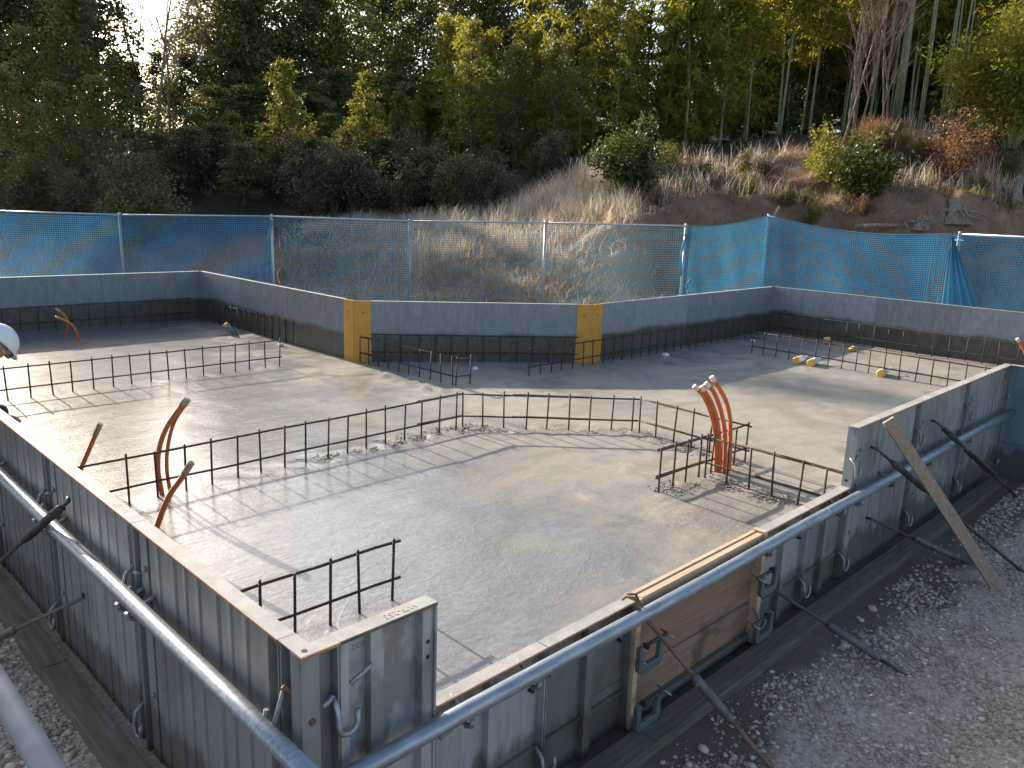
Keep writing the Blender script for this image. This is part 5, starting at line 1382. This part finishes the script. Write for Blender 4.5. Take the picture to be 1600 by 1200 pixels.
blades(16000, (-11, 3), (15.45, 19.5), 0.15, 0.6, 0.014, "dry_grass", 'straw_dull', "dull dead grass and weeds along the foot of the nets", 53, 0.7, lambda s, d, r: r.random(len(s)) < 0.8 * (0.25 + smooth(0.40, 0.55, fbm(s * .8, d * .8, 3, 61))), 5, 0.3)
blades(20000, (3.2, 18), (18.8, 25), 0.12, 0.5, 0.016, "dry_grass", 'straw_dull', "tangled dead grass and vines over the bank top", 54, 0.9, lambda s, d, r: r.random(len(s)) < smooth(0.36, 0.52, fbm(s * 1.1, d * 1.1, 3, 66)), 6, 0.6)
blades(7000, (3.2, 18), (19.0, 24), 0.2, 0.8, 0.010, "dry_grass", 'straw', "pale dry stalks standing on the bank top", 55, 0.5, lambda s, d, r: r.random(len(s)) < smooth(0.45, 0.56, fbm(s * .9, d * .9, 3, 71)), 5)
blades(4500, (4, 17), (18.6, 23), 0.1, 0.32, 0.020, "green_grass", 'greenblade', "scattered green tufts on the red bank", 56, 0.6, lambda s, d, r: r.random(len(s)) < smooth(0.52, 0.6, fbm(s * 1.3, d * 1.3, 3, 77)), 16)
blades(700, (10.9, 11.6), (21.6, 22.4), 0.7, 1.15, 0.02, "reddish_grass", 'leaf_rust', "tall reddish dead grass clump on the bank", 57, 0.25, None, 10)
blades(16000, (3.8, 15), (16.0, 19.2), 0.12, 0.6, 0.013, "dry_grass", 'straw_dull', "roots and dead stems hanging on the cut soil face", 58, 1.2, lambda s, d, r: r.random(len(s)) < smooth(0.40, 0.56, fbm(s * 1.4, d * 1.4, 3, 83)), 8, 0.7)

# --- stumps, roots and logs in the cut bank
def stump(s, d, label, sc=1.0, seed=0):
    r = random.Random(seed); x, y = sd2xy(s, d)
    o = empty("tree_stump", (x, y, tz(s, d) - 0.06), r.uniform(0, 6), label, "stump", "uprooted stumps in the bank")
    ring = []
    mb = MB(); pts = [(0, 0, -.2), (0.02, 0, 0.02), (0.04, 0.01, .12), (0.06, 0.02, .20)]; n = 14
    for q, (p_, rad) in enumerate(zip(pts, (0.30, 0.22, 0.16, 0.15))):
        for k in range(n):
            a = 2 * math.pi * k / n; rr = rad * sc * (1 + 0.16 * math.sin(3 * a + seed) + 0.10 * math.sin(5 * a + 2 * seed) + r.uniform(-.06, .06))
            ring.append((p_[0] + rr * math.cos(a), p_[1] + rr * math.sin(a), p_[2] * sc + (r.uniform(-.05, .05) if q == 3 else 0)))
    fc = [(q * n + k, q * n + (k + 1) % n, (q + 1) * n + (k + 1) % n, (q + 1) * n + k) for q in range(3) for k in range(n)] + [tuple(range(3 * n, 4 * n))]
    mb.poly(ring, fc); mb.build("bole", M['driftwood'], o)
    for k in range(11):
        a = k * 0.57 + r.uniform(-.25, .25); ln = r.uniform(.35, .8) * sc; w = r.uniform(.018, .042) * sc
        pts = [(0.10 * sc * math.cos(a), 0.10 * sc * math.sin(a), .04 * sc), (ln * .4 * math.cos(a), ln * .4 * math.sin(a), .05 + r.uniform(-.03, .06)), (ln * .75 * math.cos(a + r.uniform(-.3, .3)), ln * .75 * math.sin(a + r.uniform(-.3, .3)), r.uniform(-.05, .05)), (ln * math.cos(a + .3), ln * math.sin(a + .3), -.12 + r.uniform(-.06, .02))]
        MB().tube(bez(pts, 4), list(np.linspace(w, w * .3, 13)), 7).build("root", M['driftwood'], o)
stump(11.5, 18.35, "big grey uprooted stump with splayed roots in the bank's cut face", 1.25, 1)
stump(10.6, 18.2, "smaller brown stump half buried beside the big grey stump", 0.8, 2)
stump(4.6, 18.6, "weathered low stump below the glossy shrub", 0.6, 3)
def log(s, d, a, ln, r0, label, dz=0.1, tilt=0.1):
    x, y = sd2xy(s, d)
    o = empty("log", (x, y, tz(s, d) + dz), a, label, "log", "logs lying on the bank")
    MB().tube([(-ln / 2, 0, -tilt * ln), (0, 0.03, 0), (ln / 2, 0, tilt * ln)], [r0, r0 * .92, r0 * .8], 12).build("trunk", M['driftwood'], o)
    MB().tube([(ln * .1, 0, r0 * .5), (ln * .2, .1, r0 * 2.2)], [r0 * .3, r0 * .15], 7).build("branch_stub", M['driftwood'], o)
log(13.6, 19.3, 0.3, 0.9, 0.12, "pale cut log jutting from the bank near its end", 0.18, 0.35)
log(9.9, 18.25, -0.75, 1.5, 0.05, "long thin root trunk lying along the cut face", 0.25, 0.03)
log(7.3, 18.55, 0.2, 0.9, 0.05, "short upright weathered stake in the bank", 0.2, 0.45)
log(7.9, 18.3, -0.6, 1.1, 0.035, "thin grey root across the soil below the stake", 0.12, 0.08)



# ------------------------------------------------------------------ unseen prefab block, added only to shade the strip outside the ribbed wall
def shade_block():
    M['shade_block_wall'] = simple('shade_block_panel', (0.50, 0.49, 0.45), (0.56, 0.55, 0.51), 3, 0.6)
    M['shade_block_frame'] = simple('shade_block_frame', (0.10, 0.16, 0.20), (0.13, 0.19, 0.23), 6, 0.5)
    M['shade_block_glass'] = simple('shade_block_glass', (0.03, 0.04, 0.045), (0.05, 0.06, 0.065), 2, 0.08, 0, 0, spec=0.8)
    root = empty("added_shade_block", (-4.6, 10.7, 0), 0, "unseen two-storey pale prefabricated block added to shade the strip outside the ribbed wall", "building")
    W_, D_, H_ = 4.86, 2.6, 5.7
    wl = MB().box(0.05, W_ - 0.05, 0.05, D_ - 0.05, 0, H_ - 0.1).build("wall", M['shade_block_wall'], root)
    for x in (0, W_ / 3, 2 * W_ / 3, W_ - 0.08):
        for y in (0, D_ - 0.08): MB().box(x, x + 0.08, y, y + 0.08, 0, H_ - 0.1).build("column", M['shade_block_frame'], root)
    for z in (2.75, ): MB().box(-0.02, W_ + 0.0, -0.02, D_ + 0.02, z, z + 0.12).build("floor_band", M['shade_block_frame'], root)
    rf = MB().poly([(-.15, -.25, H_ - .1), (W_ , -.25, H_ - .1), (W_, D_ + .25, H_ - .1), (-.15, D_ + .25, H_ - .1), (-.15, D_ / 2, H_ + .2), (W_, D_ / 2, H_ + .2)], [(0, 3, 2, 1), (0, 1, 5, 4), (2, 3, 4, 5), (1, 2, 5), (3, 0, 4)])
    mb = MB(); mb.poly([(-.15, -.25, H_ - .1), (W_ , -.25, H_ - .1), (W_, D_ + .25, H_ - .1), (-.15, D_ + .25, H_ - .1), (-.15, D_ / 2, H_ + .2), (W_, D_ / 2, H_ + .2)], [(0, 3, 2, 1), (0, 1, 5, 4), (2, 3, 4, 5), (1, 2, 5), (3, 0, 4)]); mb.build("roof", M['shade_block_frame'], root)
    for z in (0.9, 3.7):
        for k in range(3):
            if z < 1 and k == 2: continue
            x = 0.35 + k * W_ / 3
            wdw = MB().box(x, x + 1.0, 0.02, 0.05, z, z + 1.0).build("window", M['shade_block_frame'], root)
            for q in (0, 1): MB().box(x + 0.05 + q * 0.47, x + 0.48 + q * 0.47, 0.012, 0.02, z + 0.05, z + 0.95).build("pane", M['shade_block_glass'], wdw)
    dr = MB().box(3.65, 4.45, 0.015, 0.05, 0.02, 2.0).build("door", M['shade_block_frame'], root); MB().tube([(3.75, 0.0, 1.0), (3.75, 0.0, 1.12)], 0.012, 8).build("handle", M['post'], dr)
shade_block()
